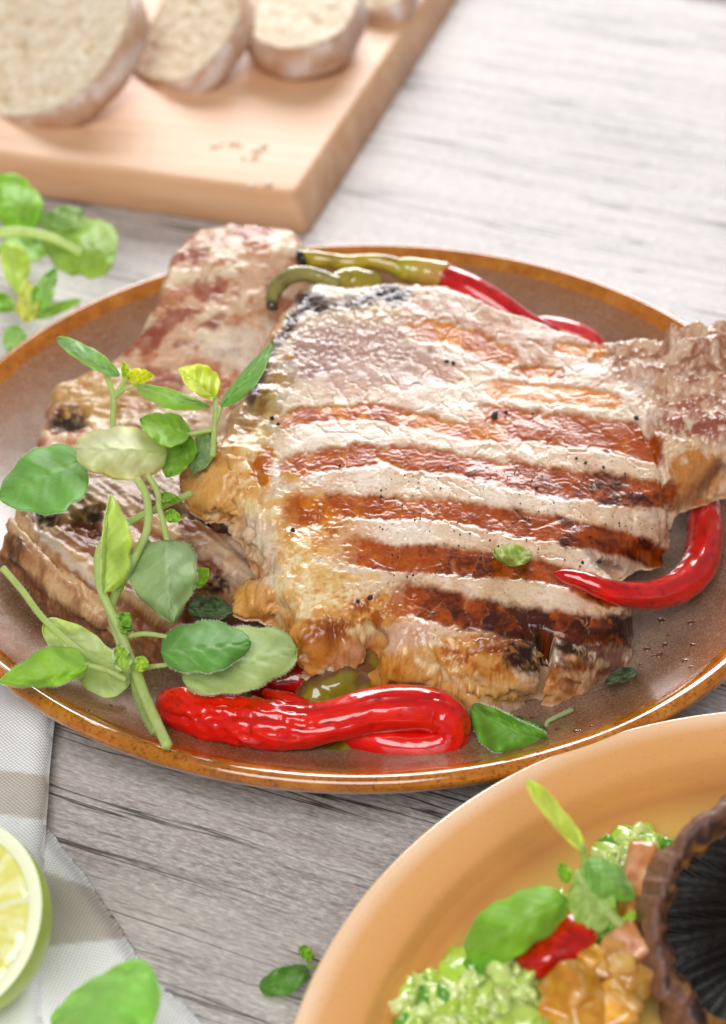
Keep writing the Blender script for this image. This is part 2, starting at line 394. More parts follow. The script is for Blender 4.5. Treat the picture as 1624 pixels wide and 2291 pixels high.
def tps(ctrl, lam=.6):
    P = np.array([W(x, y, z)[:2] for x, y, z in ctrl])*50; Z = np.array([c[2] for c in ctrl]); n = len(P)
    U = lambda r2: .5*r2*np.log(r2+1e-9)
    K = U(((P[:, None]-P[None])**2).sum(-1))+lam*np.eye(n); Q = np.hstack([np.ones((n, 1)), P])
    w = np.linalg.solve(np.block([[K, Q], [Q.T, np.zeros((3, 3))]]), np.concatenate([Z, np.zeros(3)]))
    def f(x, y):
        x = np.asarray(x)*50; y = np.asarray(y)*50; r = w[n]+w[n+1]*x+w[n+2]*y
        for i in range(n): r = r+w[i]*U((x-P[i, 0])**2+(y-P[i, 1])**2)
        return r
    return f
def on_surface(f, px, py, dz=0.0):
    z = .04
    for _ in range(8):
        w = W(px, py, z); z = float(f(np.array(w[0]), np.array(w[1])))+dz
    return W(px, py, z)
def wall(x, y, d, r, rp, T):
    """round the flank: spreads the outermost rp metres of the sheet evenly down a flank of radius r and height T"""
    gx, gy = slab.g; th = np.pi/2*np.clip(d/rp, 0, 1)
    d2 = np.where(d < rp, r*(1-np.cos(th)**1.0), d-(rp-r)*np.exp(-np.clip(d-rp, 0, 1)/.009))
    sh = d-d2
    return x-sh*gx, y-sh*gy, np.sin(th)
def close_slab(x, y, z, zb, F, V_extra=None):
    V = np.stack([x, y, z], -1); B = np.stack([x, y, zb], -1); n = len(V); be = boundary(F)
    side = np.stack([be[:, 1], be[:, 0], be[:, 0]+n, be[:, 1]+n], -1)
    return np.concatenate([V, B]), np.concatenate([F, F[:, ::-1]+n, side])

# ---------------------------------------------------------------- front pork chop
FC_CTRL = [(1100, 1440, .036), (850, 1440, .037), (700, 1450, .036), (480, 1090, .047), (560, 1300, .042), (600, 1150, .047), (750, 680, .056), (600, 850, .053),
           (900, 900, .050), (1000, 1100, .047), (1250, 1250, .042), (1300, 800, .049), (1550, 820, .052), (1550, 950, .048), (1450, 1150, .041), (1350, 1440, .033), (1580, 1080, .044), (1200, 1440, .034), (1000, 1300, .042), (1470,1260,.036)]
fc_top = tps(FC_CTRL)
fc_thick = idw([(480,1080,.010),(540,950,.012),(620,1250,.010),(600,1380,.012),(720,1490,.0135),(900,1500,.021),(1100,1500,.0225),(1350,1500,.0215),(1450,1250,.018),(1550,1050,.019),(1550,800,.02),(1000,700,.02),(700,700,.016),(1000,1100,.02)])
FC_OUT = [  # px, py, height at which the outline is seen (back edges: top of the meat, front edges: foot of the meat)
 (505,985,0.04),(512,940,0.045),(545,870,0.048),(580,800,0.0455),(615,745,0.0465),(645,705,0.0485),(662,660,0.0495),(700,642,0.0515),(760,655,0.0505),(800,650,0.0505),(850,640,0.0505),(905,645,0.0495),
 (960,655,0.0475),(1020,665,0.0465),(1075,692,0.0455),(1140,702,0.0475),(1200,722,0.0465),(1290,752,0.0465),(1360,776,0.0455),(1440,768,0.0455),(1485,790,0.0435),(1488,750,0.0465),(1510,728,0.0485),(1545,742,0.0485),(1580,735,0.0475),(1640,750,0.0475),(1700,800,0.0455),(1740,900,0.046),
 (1720,1010,0.034),(1640,1105,0.028),(1600,1130,0.026),(1560,1165,0.022),(1512,1182,0.022),(1503,1160,0.03),(1496,1200,0.029),(1478,1250,0.022),(1478,1292,0.018),(1425,1303,0.018),(1385,1300,0.022),(1345,1272,0.032),(1352,1300,0.03),(1392,1345,0.025),
 (1418,1380,0.023),(1412,1440,0.018),(1400,1490,0.014),(1345,1535,0.013),(1290,1572,0.013),(1240,1598,0.013),(1195,1589,0.013),(1193,1562,0.014),(1188,1574,0.013),(1150,1602,0.013),(1090,1624,0.013),(1050,1628,0.013),(1000,1614,0.013),(900,1586,0.013),
 (830,1569,0.014),(812,1530,0.015),(828,1490,0.022),(835,1462,0.028),(800,1478,0.025),(765,1500,0.022),(715,1524,0.02),(680,1518,0.02),(655,1494,0.021),(640,1458,0.023),(612,1415,0.026),(585,1400,0.026),(545,1385,0.026),(528,1358,0.028),(540,1325,0.032),(565,1310,0.033),(592,1288,0.036),(578,1296,0.034),
 (560,1268,0.033),(545,1232,0.033),(515,1200,0.034),(508,1180,0.034),(468,1168,0.034),(435,1130,0.035),(423,1085,0.037),(425,1050,0.04),(448,1022,0.042),(485,1010,0.043),(500,1003,0.042)]
def stripes():
    return [  # polyline px, half width, darkness start, end
     ([(640,940),(740,922),(850,925),(960,945),(1040,968),(1120,975)], 19, .45, .45),
     ([(1080,940),(1180,952),(1300,965),(1420,985),(1450,1000)], 34, .45, .62),
     ([(1100,872),(1200,880),(1300,888),(1370,900)], 20, .12, .2),
     ([(650,1048),(740,1030),(830,1020),(920,1024),(1040,1042),(1150,1062)], 25, .45, .62),
     ([(1130,1062),(1240,1078),(1350,1092),(1490,1105)], 33, .66, .85),
     ([(660,1140),(760,1130),(880,1138),(1000,1142),(1100,1158)], 27, .45, .7),
     ([(1090,1158),(1200,1178),(1300,1196),(1400,1218),(1480,1250)], 30, .72, .85),
     ([(800,1235),(880,1250),(980,1255),(1100,1262)], 31, .5, .8),
     ([(1100,1262),(1200,1275),(1280,1300),(1370,1335)], 26, .75, .8),
     ([(900,1345),(1000,1362),(1100,1378),(1215,1402)], 38, .65, 1.0),
     ([(1225,1395),(1300,1408),(1410,1410)], 34, .85, 1.0),
     ([(920,735),(1000,745),(1080,775),(1130,800)], 26, .3, .35),
     ([(1160,832),(1210,830),(1250,836)], 13, .4, .4),
     ([(1250,780),(1340,785)], 14, .15, .15)]
def build_front_chop():
    root = thing('pork_chop', W(950, 1200, .012), 'larger bone-in pork chop with rows of dark grill stripes, lying on top', 'pork chop', 'grilled pork chops on the brown plate')
    poly = catmull([W(*p)[:2] for p in FC_OUT], 5, True)
    x, y, d, F = slab(poly, .00036, .0006, 3.2, 11)
    zt = fc_top(x, y); mmx, mmy = x*1000, y*1000
    thick = fc_thick(x, y)
    zb = np.maximum(zt-thick, .0112)
    r = np.minimum(.0078+.002*fbm(mmx/18, mmy/18, 0., 3, 2), .5*(zt-zb)+.0015)
    GX, GY = slab.g; x, y, prof = wall(x, y, d, r*.95, r*1.45, zt-zb)
    mmx, mmy = x*1000, y*1000
    z0 = zb+(zt-zb)*prof; mmx = mmx+.4*(z0-zt)*1000; mmy = mmy+1.1*(z0-zt)*1000
    px, py = PX(np.stack([x, y, z0], -1))
    side = 1-sm(.0, .8, prof)
    wx = px+9*fbm(mmx/5, mmy/5, 0., 21, 3); wy = py+7*fbm(mmx/5, mmy/5, 0., 22, 3)
    n_lo = fbm(mmx/14, mmy/14, 0., 31, 3); n_md = fbm(mmx/3.2, mmy/3.2, 0., 32, 4); n_hi = fbm(mmx/.9, mmy/.9, 0., 33, 3)
    def blob(cx, cy, rx, ry, rot=0, soft=.35):
        a = math.radians(rot); u = (wx-cx)*math.cos(a)+(wy-cy)*math.sin(a); v = -(wx-cx)*math.sin(a)+(wy-cy)*math.cos(a)
        q = np.hypot(u/rx, v/ry)+.22*n_md; return 1-sm(1-soft*.7, 1+soft*.7, q+.16*n_md+.13*n_hi)
    def line(pts, w, soft=.5, jit=1.0):
        q, _ = seg_dist(px+(wx-px)*jit, py+(wy-py)*jit, pts); return 1-sm(w*(1-soft), w*(1+soft), q)
    # fat zone along the left / lower left
    fat = np.clip(blob(520, 1090, 110, 100)+blob(620, 1230, 130, 140, 30)+blob(720, 1380, 190, 110, 20)+blob(960, 1500, 240, 75, 8)+blob(560, 950, 42, 150, 25), 0, 1)
    rightfat = blob(1570, 1080, 90, 110, -20)
    shred = np.clip(blob(1570, 830, 130, 105)+blob(1430, 800, 90, 45, 10)+blob(1590, 950, 140, 60), 0, 1)
    lean = np.clip(1-fat-shred*.8-rightfat-side, 0, 1)
    boneg = np.clip(blob(780, 745, 175, 70, -8), 0, 1)
    # muscle grain: elongated cells with sunken cracks
    ca, sa = math.cos(.22), math.sin(.22)
    u = (mmx*ca+mmy*sa)+1.1*fbm(mmx/5, mmy/5, 0., 41, 3); v = (-mmx*sa+mmy*ca)+1.6*fbm(mmx/6, mmy/6, 0., 42, 3)
    f1, f2, cid = worley(u/5.6+.22*np.sin(v/5), v/17., 5); ce = f2-f1
    g1, g2, gid = worley(u/1.7, v/2.3, 8); ge = g2-g1
    ccut = (1-sm(.0, .055, ce))*lean*sm(-.6, .2, fbm(mmx/7, mmy/7, 0., 44, 2)+.25); fcut = (1-sm(0, .22, ge))
    pil = np.clip(1-f1*1.1, 0, 1)
    h1, h2, hid = worley(mmx/2.8+.4*n_md, mmy/2.8+.4*n_md, 15)      # blistered fat
    blis = (1-sm(.0, .16, h2-h1))
    # grill stripes
    S = np.zeros_like(x); DK = np.zeros_like(x)
    for pts, w, d0, d1 in stripes():
        q, t = seg_dist(px+3*n_hi, py+(wy-py)*.45+2.5*n_hi, pts); ww = w*(1.10+.16*n_md+.18*(cid-.5)); m = 1-sm(ww*.70, ww*1.12, q)
        m = m*sm(-.02, .06, t+.03)
        k = d0+(d1-d0)*t; DK = np.where(m > S, k, DK); S = np.maximum(S, m)
    S = S*(1-.9*boneg)
    # ---------------- relief
    z = z0.copy(); topm = prof
    dash = fbm(u/1.5, v/.8, 0., 46, 2); bumpy = fbm(u/3.4, v/3.4, 0., 47, 2)
    rel = .00020*pil*lean+(.000035*(.35+1.2*S)*(1-side)*lean)*dash+.00003*bumpy*lean+(.0003+.0007*(1-lean))*n_lo*topm+.00008*n_md*(.6+shred*6+fat*1.5)+.00002*n_hi
    rel -= .00034*ccut*(1-.3*S)+.00003*fcut*lean
    rel -= .00036*S*lean
    rel += fat*(.0010*n_lo+.00016*(1-blis)*(1-side))
    sh1, sh2, sid = worley(mmx/8+.3*n_md, mmy/6+.3*n_md, 77)
    rel += .0035*blob(1560, 775, 75, 38)+.0025*blob(1500,760,25,30)
    rel += shred*(.0042*(sid-.2)*sm(0, .8, sh2-sh1)+.0012*fbm(mmx/6, mmy/6, 0., 231, 2)+.0006*n_md+.00012*n_hi)
    rel += boneg*(.0004*n_md+.0004*n_hi)
    groove = line([(1440,945),(1468,1000),(1490,1070),(1505,1165)], 8, .6, .4)
    rel -= .0030*groove
    cut = line([(1218,1425),(1222,1470),(1208,1510),(1190,1590)], 13, .5, .3)
    rel -= .010*cut
    cut2 = line([(1345,1262),(1400,1300)], 7, .5, .3); rel -= .003*cut2
    rel -= .0016*line([(960,1430),(975,1480),(978,1570)], 6, .6, .4)
    rel -= .004*line([(835,1400),(845,1440),(832,1480)], 18, .8, .5)
    rel -= .003*line([(505,1020),(560,1020),(600,1100),(590,1170)], 8, .8, .7)*.5
    rel += .0030*blob(480, 1090, 55, 60)+.0022*blob(575, 1350, 45, 40)+.0025*blob(735, 1450, 70, 50)-.001*blob(600,1230,50,60)
    rel += .002*blob(1130,1500,110,55)+.0015*blob(890,1490,60,50)
    w_ = sm(.45, .985, prof); ow = np.clip(rel*1.4, -.0045, .003)*(1-w_)*sm(0, .1, prof)
    z = z+rel*w_; x = x-GX*ow; y = y-GY*ow
    # outward relief of the flanks
    sd_ = side*sm(0, .12, prof)
    x = x+sd_*.0008*fbm(mmx/8, mmy/7, 0., 201, 2); y = y+sd_*.0009*fbm(mmx/8, mmy/7, 0., 202, 2)
    V, FF = close_slab(x, y, z, zb, F)
    # ---------------- colour
    c = np.tile(lin('#e2c6aa'), (len(x), 1))
    c = mixc(c, lin('#eedccb'), sm(-.3, .6, n_lo+.4*n_md)*.8)
    c = mixc(c, lin('#d0a280'), sm(.1, .8, fbm(mmx/9, mmy/22, 0., 61, 3))*.55)
    c = mixc(c, lin('#b98c76'), ccut*.35); c = mixc(c, lin('#c8a48e'), fcut*lean*.12)
    c = mixc(c, lin('#bf9a8e'), blob(800, 790, 210, 75, 5)*.75)
    c = mixc(c, lin('#ab857c'), blob(700, 800, 70, 40, -20)*.6)
    c = mixc(c, lin('#c4917c'), (blob(1150, 760, 260, 55, 12)+blob(1000, 700, 120, 35, 10)).clip(0, 1)*.6*sm(-.5, .4, n_md))
    sear = sm(.05, .55, fbm(mmx/9, mmy/3.5, 0., 63, 4))*sm(1000, 760, py)*sm(820, 1000, px)*lean
    c = mixc(c, lin('#b0602e'), sear*.7)
    # fat
    fc = np.tile(lin('#e8bf80'), (len(x), 1)); fc = mixc(fc, lin('#f3dcae'), sm(-.2, .5, n_md)); fc = mixc(fc, lin('#e2a552'), sm(.0, .6, n_lo)*.8)
    fc = mixc(fc, lin('#d89a45'), blis*.45)
    c = c*(1-fat[:, None])+fc*fat[:, None]
    c = mixc(c, lin('#e8d2bf'), (blob(560, 1215, 62, 65)+blob(600, 1290, 30, 50)).clip(0, 1)*.8)
    gold = np.clip(blob(730, 1425, 85, 62, 15)+blob(830, 1365, 75, 38, 5)+blob(690, 1160, 75, 55, 10)*.7+blob(760, 1210, 60, 60)*.5+blob(885, 1500, 52, 52)+blob(1075, 1465, 110, 52, 5)+blob(1100, 1540, 140, 38)*.55+blob(585, 1350, 45, 42)*.7
                   + blob(585, 1045, 34, 42)+blob(470, 1065, 60, 45)*.4+blob(640, 1460, 40, 50)*.8+blob(1280, 1530, 100, 55)+blob(660, 1080, 30, 60)*.3, 0, 1)
    gold = gold*(.6+.4*sm(-.5, .3, n_md))
    c = mixc(c, lin('#cf8220'), gold*.9); c = mixc(c, lin('#9c4a12'), sm(.55, 1.0, gold)*sm(.0, .5, n_md+.3*blis)*.75)
    redb = np.clip(blob(740, 1410, 45, 26)+blob(1130, 1440, 60, 28)+blob(595, 1035, 20, 22)+blob(700, 1450, 60, 30)*.4, 0, 1); c = mixc(c, lin('#7f2e0c'), redb*.6)
    c = mixc(c, lin('#dfa356'), (blob(490, 1075, 75, 75)+blob(575, 1350, 50, 48)).clip(0, 1)*.7); c = mixc(c, lin('#c06a1c'), (blob(590, 1040, 26, 40)+blob(455, 1040, 40, 18)*.5).clip(0, 1)*.75)
    pink = np.clip(blob(780, 1475, 55, 40, -20)+blob(905, 1425, 60, 32), 0, 1); c = mixc(c, lin('#dcb09a'), pink*.8)
    # strip of rind on the left edge
    c = mixc(c, lin('#d9a877'), line([(515,985),(545,900),(600,800),(640,720)], 24, .5, .6)*.85); c = mixc(c, lin('#b5733c'), line([(530,985),(575,930),(600,860)], 9, .6)*.7)
    # charred bone edge
    bn = np.clip(line([(560,890),(600,800),(640,740),(672,690),(700,665)], 12, .5, .5)+line([(665,665),(740,690),(800,680),(860,650),(905,655)], 15, .5, .5), 0, 1)
    c = mixc(c, lin('#6b554d'), bn*.9)
    dark = np.clip(blob(695, 668, 36, 22, 20)+blob(878, 660, 36, 22)+blob(648, 715, 12, 28, 30)*.8+line([(690,662),(760,668),(850,655)], 8, .6)*.6, 0, 1)
    c = mixc(c, lin('#1d1517'), dark*sm(-.8, .1, n_hi+.2*n_md)*.95)
    c = mixc(c, lin('#d9c3a8'), line([(610,820),(650,760),(700,712),(760,692),(830,700)], 6, .6, .4)*.7)
    # right side
    c = mixc(c, lin('#c48f6c'), shred*.75*sm(-.8, .3, n_md)); c = mixc(c, lin('#8c4a30'), shred*sm(0, .7, n_md+n_hi*.5-.8*(sid-.5))*.65)
    c = mixc(c, lin('#a0483a'), (blob(1560, 950, 110, 42, 4)+blob(1500, 890, 90, 26, 5)*.7).clip(0, 1)*.6*sm(-.6, .3, n_md+n_hi*.4))
    c = mixc(c, lin('#e3c39f'), rightfat*.85); c = mixc(c, lin('#c67c22'), (blob(1562, 1062, 52, 60, 30)).clip(0, 1)*.85); c = mixc(c, lin('#4f1a0c'), line([(1520,1130),(1560,1100),(1610,1040)], 15, .8)*.8)
    c = mixc(c, lin('#ead6c0'), groove*.7)
    # side flanks
    c = mixc(c, lin('#d9a878'), side*.3*(1-fat)); c = mixc(c, lin('#dba050'), side*fat*.55); c = mixc(c, lin('#b8651e'), side*(fat+.3*lean).clip(0,1)*sm(.0, .6, fbm(mmx/5, mmy/5, 0., 211, 4))*.7)
    c = mixc(c, lin('#d7b290'), cut*.8)
    # stripes
    halo = lin('#e08c26'); core = lin('#ae500e'); deep = lin('#451707')
    tone = np.clip(DK*1.0+.16*n_md+.22*(cid-.5)+.06*n_hi, 0, 1)
    sc = mixc(np.tile(halo, (len(x), 1)), core, sm(.15, .6, tone)); sc = mixc(sc, deep, sm(.62, 1.05, tone))
    sc = mixc(sc, lin('#c08058'), ccut*.55)
    Sx = S*np.clip(.65+DK, 0, 1)
    halo2 = np.zeros_like(x)
    for pts, w, d0, d1 in stripes():
        q, t = seg_dist(wx, wy, pts); halo2 = np.maximum(halo2, (1-sm(w*.9, w*1.75, q))*np.clip(d0+.3, 0, 1))
    c = mixc(c, lin('#cf9352'), halo2*(1-boneg)*sm(-.5, .6, n_md+.5*n_hi)*.6)
    c = c*(1-Sx[:, None])+sc*Sx[:, None]
    char = np.clip(blob(1178, 1465, 48, 32, -10)+blob(1290, 1460, 60, 20, 5)*.8+blob(1388, 1402, 32, 34)+blob(1215, 1425, 26, 26)+blob(1330, 1440, 70, 30)*.35, 0, 1)
    c = mixc(c, lin('#1d0d0a'), char*sm(-.9, .05, n_md+.6*n_hi)*.93)
    c = mixc(c, lin('#6e2c0e'), (blob(1320, 1480, 100, 62)).clip(0, 1)*.8*sm(-.7, .2, n_md))
    c = mixc(c, lin('#2a100a'), (blob(1280, 1455, 50, 16, 5)+blob(1170, 1470, 45, 30)).clip(0, 1)*.8*sm(-.5, .1, n_md+.5*n_hi))
    q1, q2, qid = worley(mmx/2.1+.3*n_hi, mmy/1.5, 93); spk = (1-sm(.18, .4, q1))*(qid > .6)*sm(-.2, .5, fbm(mmx/10, mmy/7, 0., 96, 3)+.35*fat); c = mixc(c, lin('#b8682a'), spk*.45*(1-boneg)*(1-S))
    # fine pepper dust
    p1, p2, pid = worley(mmx/1.15, mmy/1.15, 91); dust = (p1 < .11)*(pid > .72)*lean*sm(-.5, .3, fbm(mmx/20, mmy/20, 0., 95, 2)+(px-900)/900)
    c = mixc(c, lin('#3a2c26'), dust*.85)
    cb = np.tile(lin('#c99d78'), (len(x), 1))
    c = np.clip(c, 0, 1)**1.08*.92
    o = mk('meat', V, FF, M_MEAT, root, col=np.concatenate([c, cb]))
    return root
front = build_front_chop()

# ---------------------------------------------------------------- rear pork chop
RC_CTRL = [(425,530,.045),(470,505,.0465),(520,497,.0475),(600,505,.047),(690,548,.044),(520,530,.052),(640,545,.050),(430,620,.047),(560,700,.042),(450,760,.040),(650,760,.032),(300,800,.034),(180,880,.031),(130,980,.030),(300,950,.031),(60,1180,.029),(200,1180,.031),(380,1100,.030),(520,1000,.026),(700,1000,.020),(120,1320,.025),(280,1330,.029),(430,1300,.028),(520,1330,.026),(350,1450,.021),(600,1350,.020)]
rc_top = tps(RC_CTRL)
RC_OUT = [(402,560,0.0400),(420,525,0.0415),(462,503,0.0455),(505,492,0.0465),(545,494,0.0465),(600,505,0.0455),(650,515,0.0445),(692,545,0.0425),(712,600,0.0440),(730,700,0.0360),(740,850,0.0280),(760,1000,0.0240),(740,1150,0.0180),(680,1280,0.0150),(620,1345,0.0140),(560,1372,0.0140),(505,1400,0.0130),(440,1440,0.0130),
 (390,1480,0.0130),(330,1482,0.0130),(295,1455,0.0130),(250,1440,0.0130),(190,1420,0.0130),(120,1378,0.0140),(55,1325,0.0150),(12,1275,0.0170),(-8,1235,0.0200),(0,1180,0.0260),(15,1135,0.0280),(45,1110,0.0290),(62,1040,0.0270),(70,990,0.0260),(88,940,0.0260),(98,895,0.0280),(110,862,0.0300),(160,830,0.0310),(215,812,0.0310),(262,785,0.0320),(300,755,0.0330),(338,722,0.0330),(358,690,0.0330),(368,640,0.0340),(385,600,0.0370)]
def build_rear_chop():
    root = thing('pork_chop', W(330, 1100, .012), 'paler pork chop half hidden underneath, with bone ends towards the left rim', 'pork chop', 'grilled pork chops on the brown plate')
    poly = catmull([W(*p)[:2] for p in RC_OUT], 5, True)
    x, y, d, F = slab(poly, .00055, .0008, 3.5, 19)
    zt = rc_top(x, y); X, Y = x*1000, y*1000
    zb = np.maximum(zt-.020, .0112); r = .0065+.0015*fbm(X/15, Y/15, 0., 2, 2)
    GX, GY = slab.g; x, y, prof = wall(x, y, d, r*1.0, r*1.45, zt-zb); X, Y = x*1000, y*1000; z0 = zb+(zt-zb)*prof; X = X+.4*(z0-zt)*1000; Y = Y+1.1*(z0-zt)*1000
    px, py = PX(np.stack([x, y, z0], -1)); side = 1-sm(0, .85, prof)
    lo = fbm(X/12, Y/12, 0., 131, 3); md = fbm(X/3, Y/3, 0., 132, 4); hi = fbm(X/.9, Y/.9, 0., 133, 3)
    wx = px+10*fbm(X/5, Y/5, 0., 121, 3); wy = py+8*fbm(X/5, Y/5, 0., 122, 3)
    def blob(cx, cy, rx, ry, rot=0, soft=.35):
        a = math.radians(rot); u = (wx-cx)*math.cos(a)+(wy-cy)*math.sin(a); v = -(wx-cx)*math.sin(a)+(wy-cy)*math.cos(a)
        return 1-sm(1-soft, 1+soft, np.hypot(u/rx, v/ry)+.4*md+.12*hi)
    def line(pts, w, soft=.5):
        q, _ = seg_dist(wx, wy, pts); return 1-sm(w*(1-soft), w*(1+soft), q)
    w1, w2, wid = worley(X/5.5+.5*md, Y/6.5+.5*md, 33)
    low = sm(1050, 1130, py)
    # diagonal ribs in the lower half
    t = (py-1150)-(px-100)*.72
    ribs = fbm(t/26, (px+py)/300, 0., 171, 3)
    rel = .0011*(wid-.3)*sm(0, .5, w2-w1)*(1-low)+.0008*lo+.00028*md+.00003*hi+low*.0013*ribs
    rel -= .0035*blob(95, 1150, 36, 26, 20)+.003*blob(195, 1165, 32, 24, 20)+.003*blob(150,945,34,26)
    rel -= .002*line([(20,1140),(90,1220),(190,1330),(300,1420)], 7)
    rel += .002*line([(30,1215),(110,1300),(230,1385)], 14)
    rel -= .003*line([(330,1130),(430,1150),(520,1190)], 9)
    w_ = sm(.45, .985, prof); ow = np.clip(rel*1.4, -.003, .002)*(1-w_)*sm(0, .1, prof)
    z = z0+rel*w_; x = x-GX*ow; y = y-GY*ow
    sd_ = side*sm(0, .12, prof)
    x = x+sd_*.0007*fbm(X/7, Y/7, 0., 201, 2); y = y+sd_*.0008*fbm(X/7, Y/7, 0., 202, 2)
    V, FF = close_slab(x, y, z, zb, F)
    c = np.tile(lin('#d8b090'), (len(x), 1)); c = mixc(c, lin('#ecd6b8'), sm(-.2, .5, lo+.5*md)*.85)
    red = sm(.05, .55, fbm(X/7, Y/6, 0., 151, 4)+.25*(wid-.5))*(1-low)
    c = mixc(c, lin('#c07a52'), red*.8); c = mixc(c, lin('#96452a'), sm(.45, .9, fbm(X/6, Y/5, 0., 155, 4))*(1-low)*.7)
    for b in [(460,650,38,26,20),(400,700,32,22,-20),(320,765,45,20,-25),(350,740,32,20,-30),(480,720,28,16,0),(430,570,35,20,0),(560,520,45,16,5),(360,850,46,24,20),(500,640,18,22,0)]:
        c = mixc(c, lin('#9a4430'), blob(*b)*.7)
    yl = blob(200, 880, 95, 60, 10); c = mixc(c, lin('#cda45c'), yl*.7); c = mixc(c, lin('#a8742e'), blob(300, 940, 35, 50)*.6)
    c = mixc(c, lin('#e9d8c6'), (blob(560, 780, 110, 50)+blob(400,980,60,50)*.5).clip(0, 1)*.7)
    # lower half
    lc = np.tile(lin('#b0794f'), (len(x), 1)); lc = mixc(lc, lin('#dcb68c'), sm(-.1, .5, ribs)); lc = mixc(lc, lin('#8a4f30'), sm(.0, .5, -ribs)*.85)
    lc = mixc(lc, lin('#b77e62'), sm(0, .6, md)*.35)
    c = c*(1-low[:, None])+lc*low[:, None]
    dk = np.clip(blob(95, 1150, 40, 28, 20)+blob(200, 1160, 38, 28, 15)+blob(35, 1235, 26, 32)*.8+blob(150, 940, 42, 30, 15)+line([(10,1255),(90,1320),(190,1400)], 13)*.6+blob(480, 1303, 34, 24)+line([(340,1130),(440,1155),(520,1195)], 12)*.85+blob(360,1480,40,25)*.5, 0, 1)
    c = mixc(c, lin('#5a3526'), low*side*sm(-.1, .5, fbm(X/3, Y/3, 0., 181, 4))*.8)
    c = mixc(c, lin('#2e1a16'), dk*sm(-.8, .1, md+.6*hi)*.95)
    c = mixc(c, lin('#7a2f14'), (blob(470, 1260, 36, 26)+blob(430,1220,30,12)*.6).clip(0, 1)*.75)
    c = mixc(c, lin('#dcc0a4'), (blob(500, 1230, 46, 30)+blob(540, 1290, 40, 34)).clip(0, 1)*.7)
    c = mixc(c, lin('#d6a06c'), side*(1-low)*.75); c = mixc(c, lin('#b98560'), side*low*.3)
    c = mixc(c, lin('#8a4a2a'), sm(.1, .6, fbm(X/6, Y/9, 0., 191, 4))*low*.6)
    c = mixc(c, lin('#e8d5c4'), line([(40,1110),(110,1215),(230,1310)], 9)*.7)
    c = np.clip(c, 0, 1)**1.1*.95
    mk('meat', V, FF, M_REAR, root, col=np.concatenate([c, np.tile(lin('#c09070'), (len(x), 1))]))
    return root
rear = build_rear_chop()

# ---------------------------------------------------------------- tubes: chilies and stems
def frames(P):
    T = np.gradient(P, axis=0); T /= np.linalg.norm(T, axis=1)[:, None]+1e-12
    N = np.zeros_like(P); v = np.array([0, 0, 1.]); v = v-T[0]*(v@T[0])
    if np.linalg.norm(v) < .1: v = np.array([1., 0, 0])-T[0]*T[0][0]
    N[0] = v/np.linalg.norm(v)
    for i in range(1, len(P)):
        v = N[i-1]-T[i]*(N[i-1]@T[i]); N[i] = v/np.linalg.norm(v)
    return T, N, np.cross(T, N)
def tube(name, pts, rad, mat_, parent=None, colr=None, sub=10, seg=24, flat=1.0, disp=None, world=False, cap=True, label=None):
    P3 = np.array([p if world else W(*p) for p in pts]); P = catmull(P3, sub)
    k = len(P); rr = catmull(np.array(rad)[:, None], sub)[:, 0].clip(1e-5)
    T, N, B = frames(P); a = np.arange(seg)/seg*2*np.pi
    s = np.linspace(0, 1, k)
    R = rr[:, None]*np.ones(seg)[None]
    if disp is not None: R = R*(1+disp(s[:, None]+0*a, a[None]+0*s[:, None], P))
    V = P[:, None]+N[:, None]*(np.cos(a)[None, :, None]*R[..., None]*flat)+B[:, None]*(np.sin(a)[None, :, None]*R[..., None])
    V = V.reshape(-1, 3); F = [grid_faces(k, seg, True)]
    if cap:
        V = np.concatenate([V, P[:1]-T[:1]*rr[0]*.5, P[-1:]+T[-1:]*rr[-1]*.5]); n0 = k*seg; j = np.arange(seg); j2 = (j+1) % seg
        F += [np.stack([j2, j, j*0+n0], -1), np.stack([(k-1)*seg+j, (k-1)*seg+j2, j*0+n0+1], -1)]
    c = colr(np.repeat(s, seg), np.tile(a, k)) if callable(colr) else np.tile(lin(colr), (k*seg, 1))
    if cap: c = np.vstack([c, c[:1], c[-1:]])
    return mk(name, V, F, mat_, parent, col=c)
def red_skin(base='#e01208', dark='#b00805', light='#f02a10', seed=0):
    def f(s, a):
        n = fbm(s*14, np.cos(a)*2, np.sin(a)*2, seed, 3)
        c = np.tile(lin(base), (len(s), 1)); c = mixc(c, lin(dark), sm(.1, .7, n)*.6); c = mixc(c, lin(light), sm(.1, .7, -n)*.5); m_ = fbm(s*40, np.cos(a)*5, np.sin(a)*5, seed+31, 3); return mixc(c, lin('#5e0604'), sm(.55, .85, m_)*.55)
    return f
def wrinkle(amp, seed, fr=16, ring=0.0):
    def f(s, a, P):
        n = fbm(s*fr+2*np.sin(a), np.cos(a)*1.6+s*4, np.sin(a)*1.6, seed, 3)
        rid = 1-np.abs(fbm(s*fr*1.3, np.cos(a)*2.2, np.sin(a)*2.2, seed+5, 2))*2
        return amp*(n*.8+.6*np.clip(rid, 0, 1))+ring*np.sin(s*120+3*np.sin(a*2))
    return f
def stem_col(base='#8a8420', dark='#5a4a18', end='#3a2a1c'):
    def f(s, a):
        n = fbm(s*8, np.cos(a)*2, np.sin(a)*2, 3, 3); c = mixc(np.tile(lin(base), (len(s), 1)), lin(dark), sm(-.1, .8, n)*.7)
        return mixc(c, lin(end), sm(.88, .96, s))
    return f
ch = thing('red_chili', W(700, 1640, .012), 'wrinkled red chili folded over itself at the front of the brown plate', 'chili pepper', 'roasted red chilies')
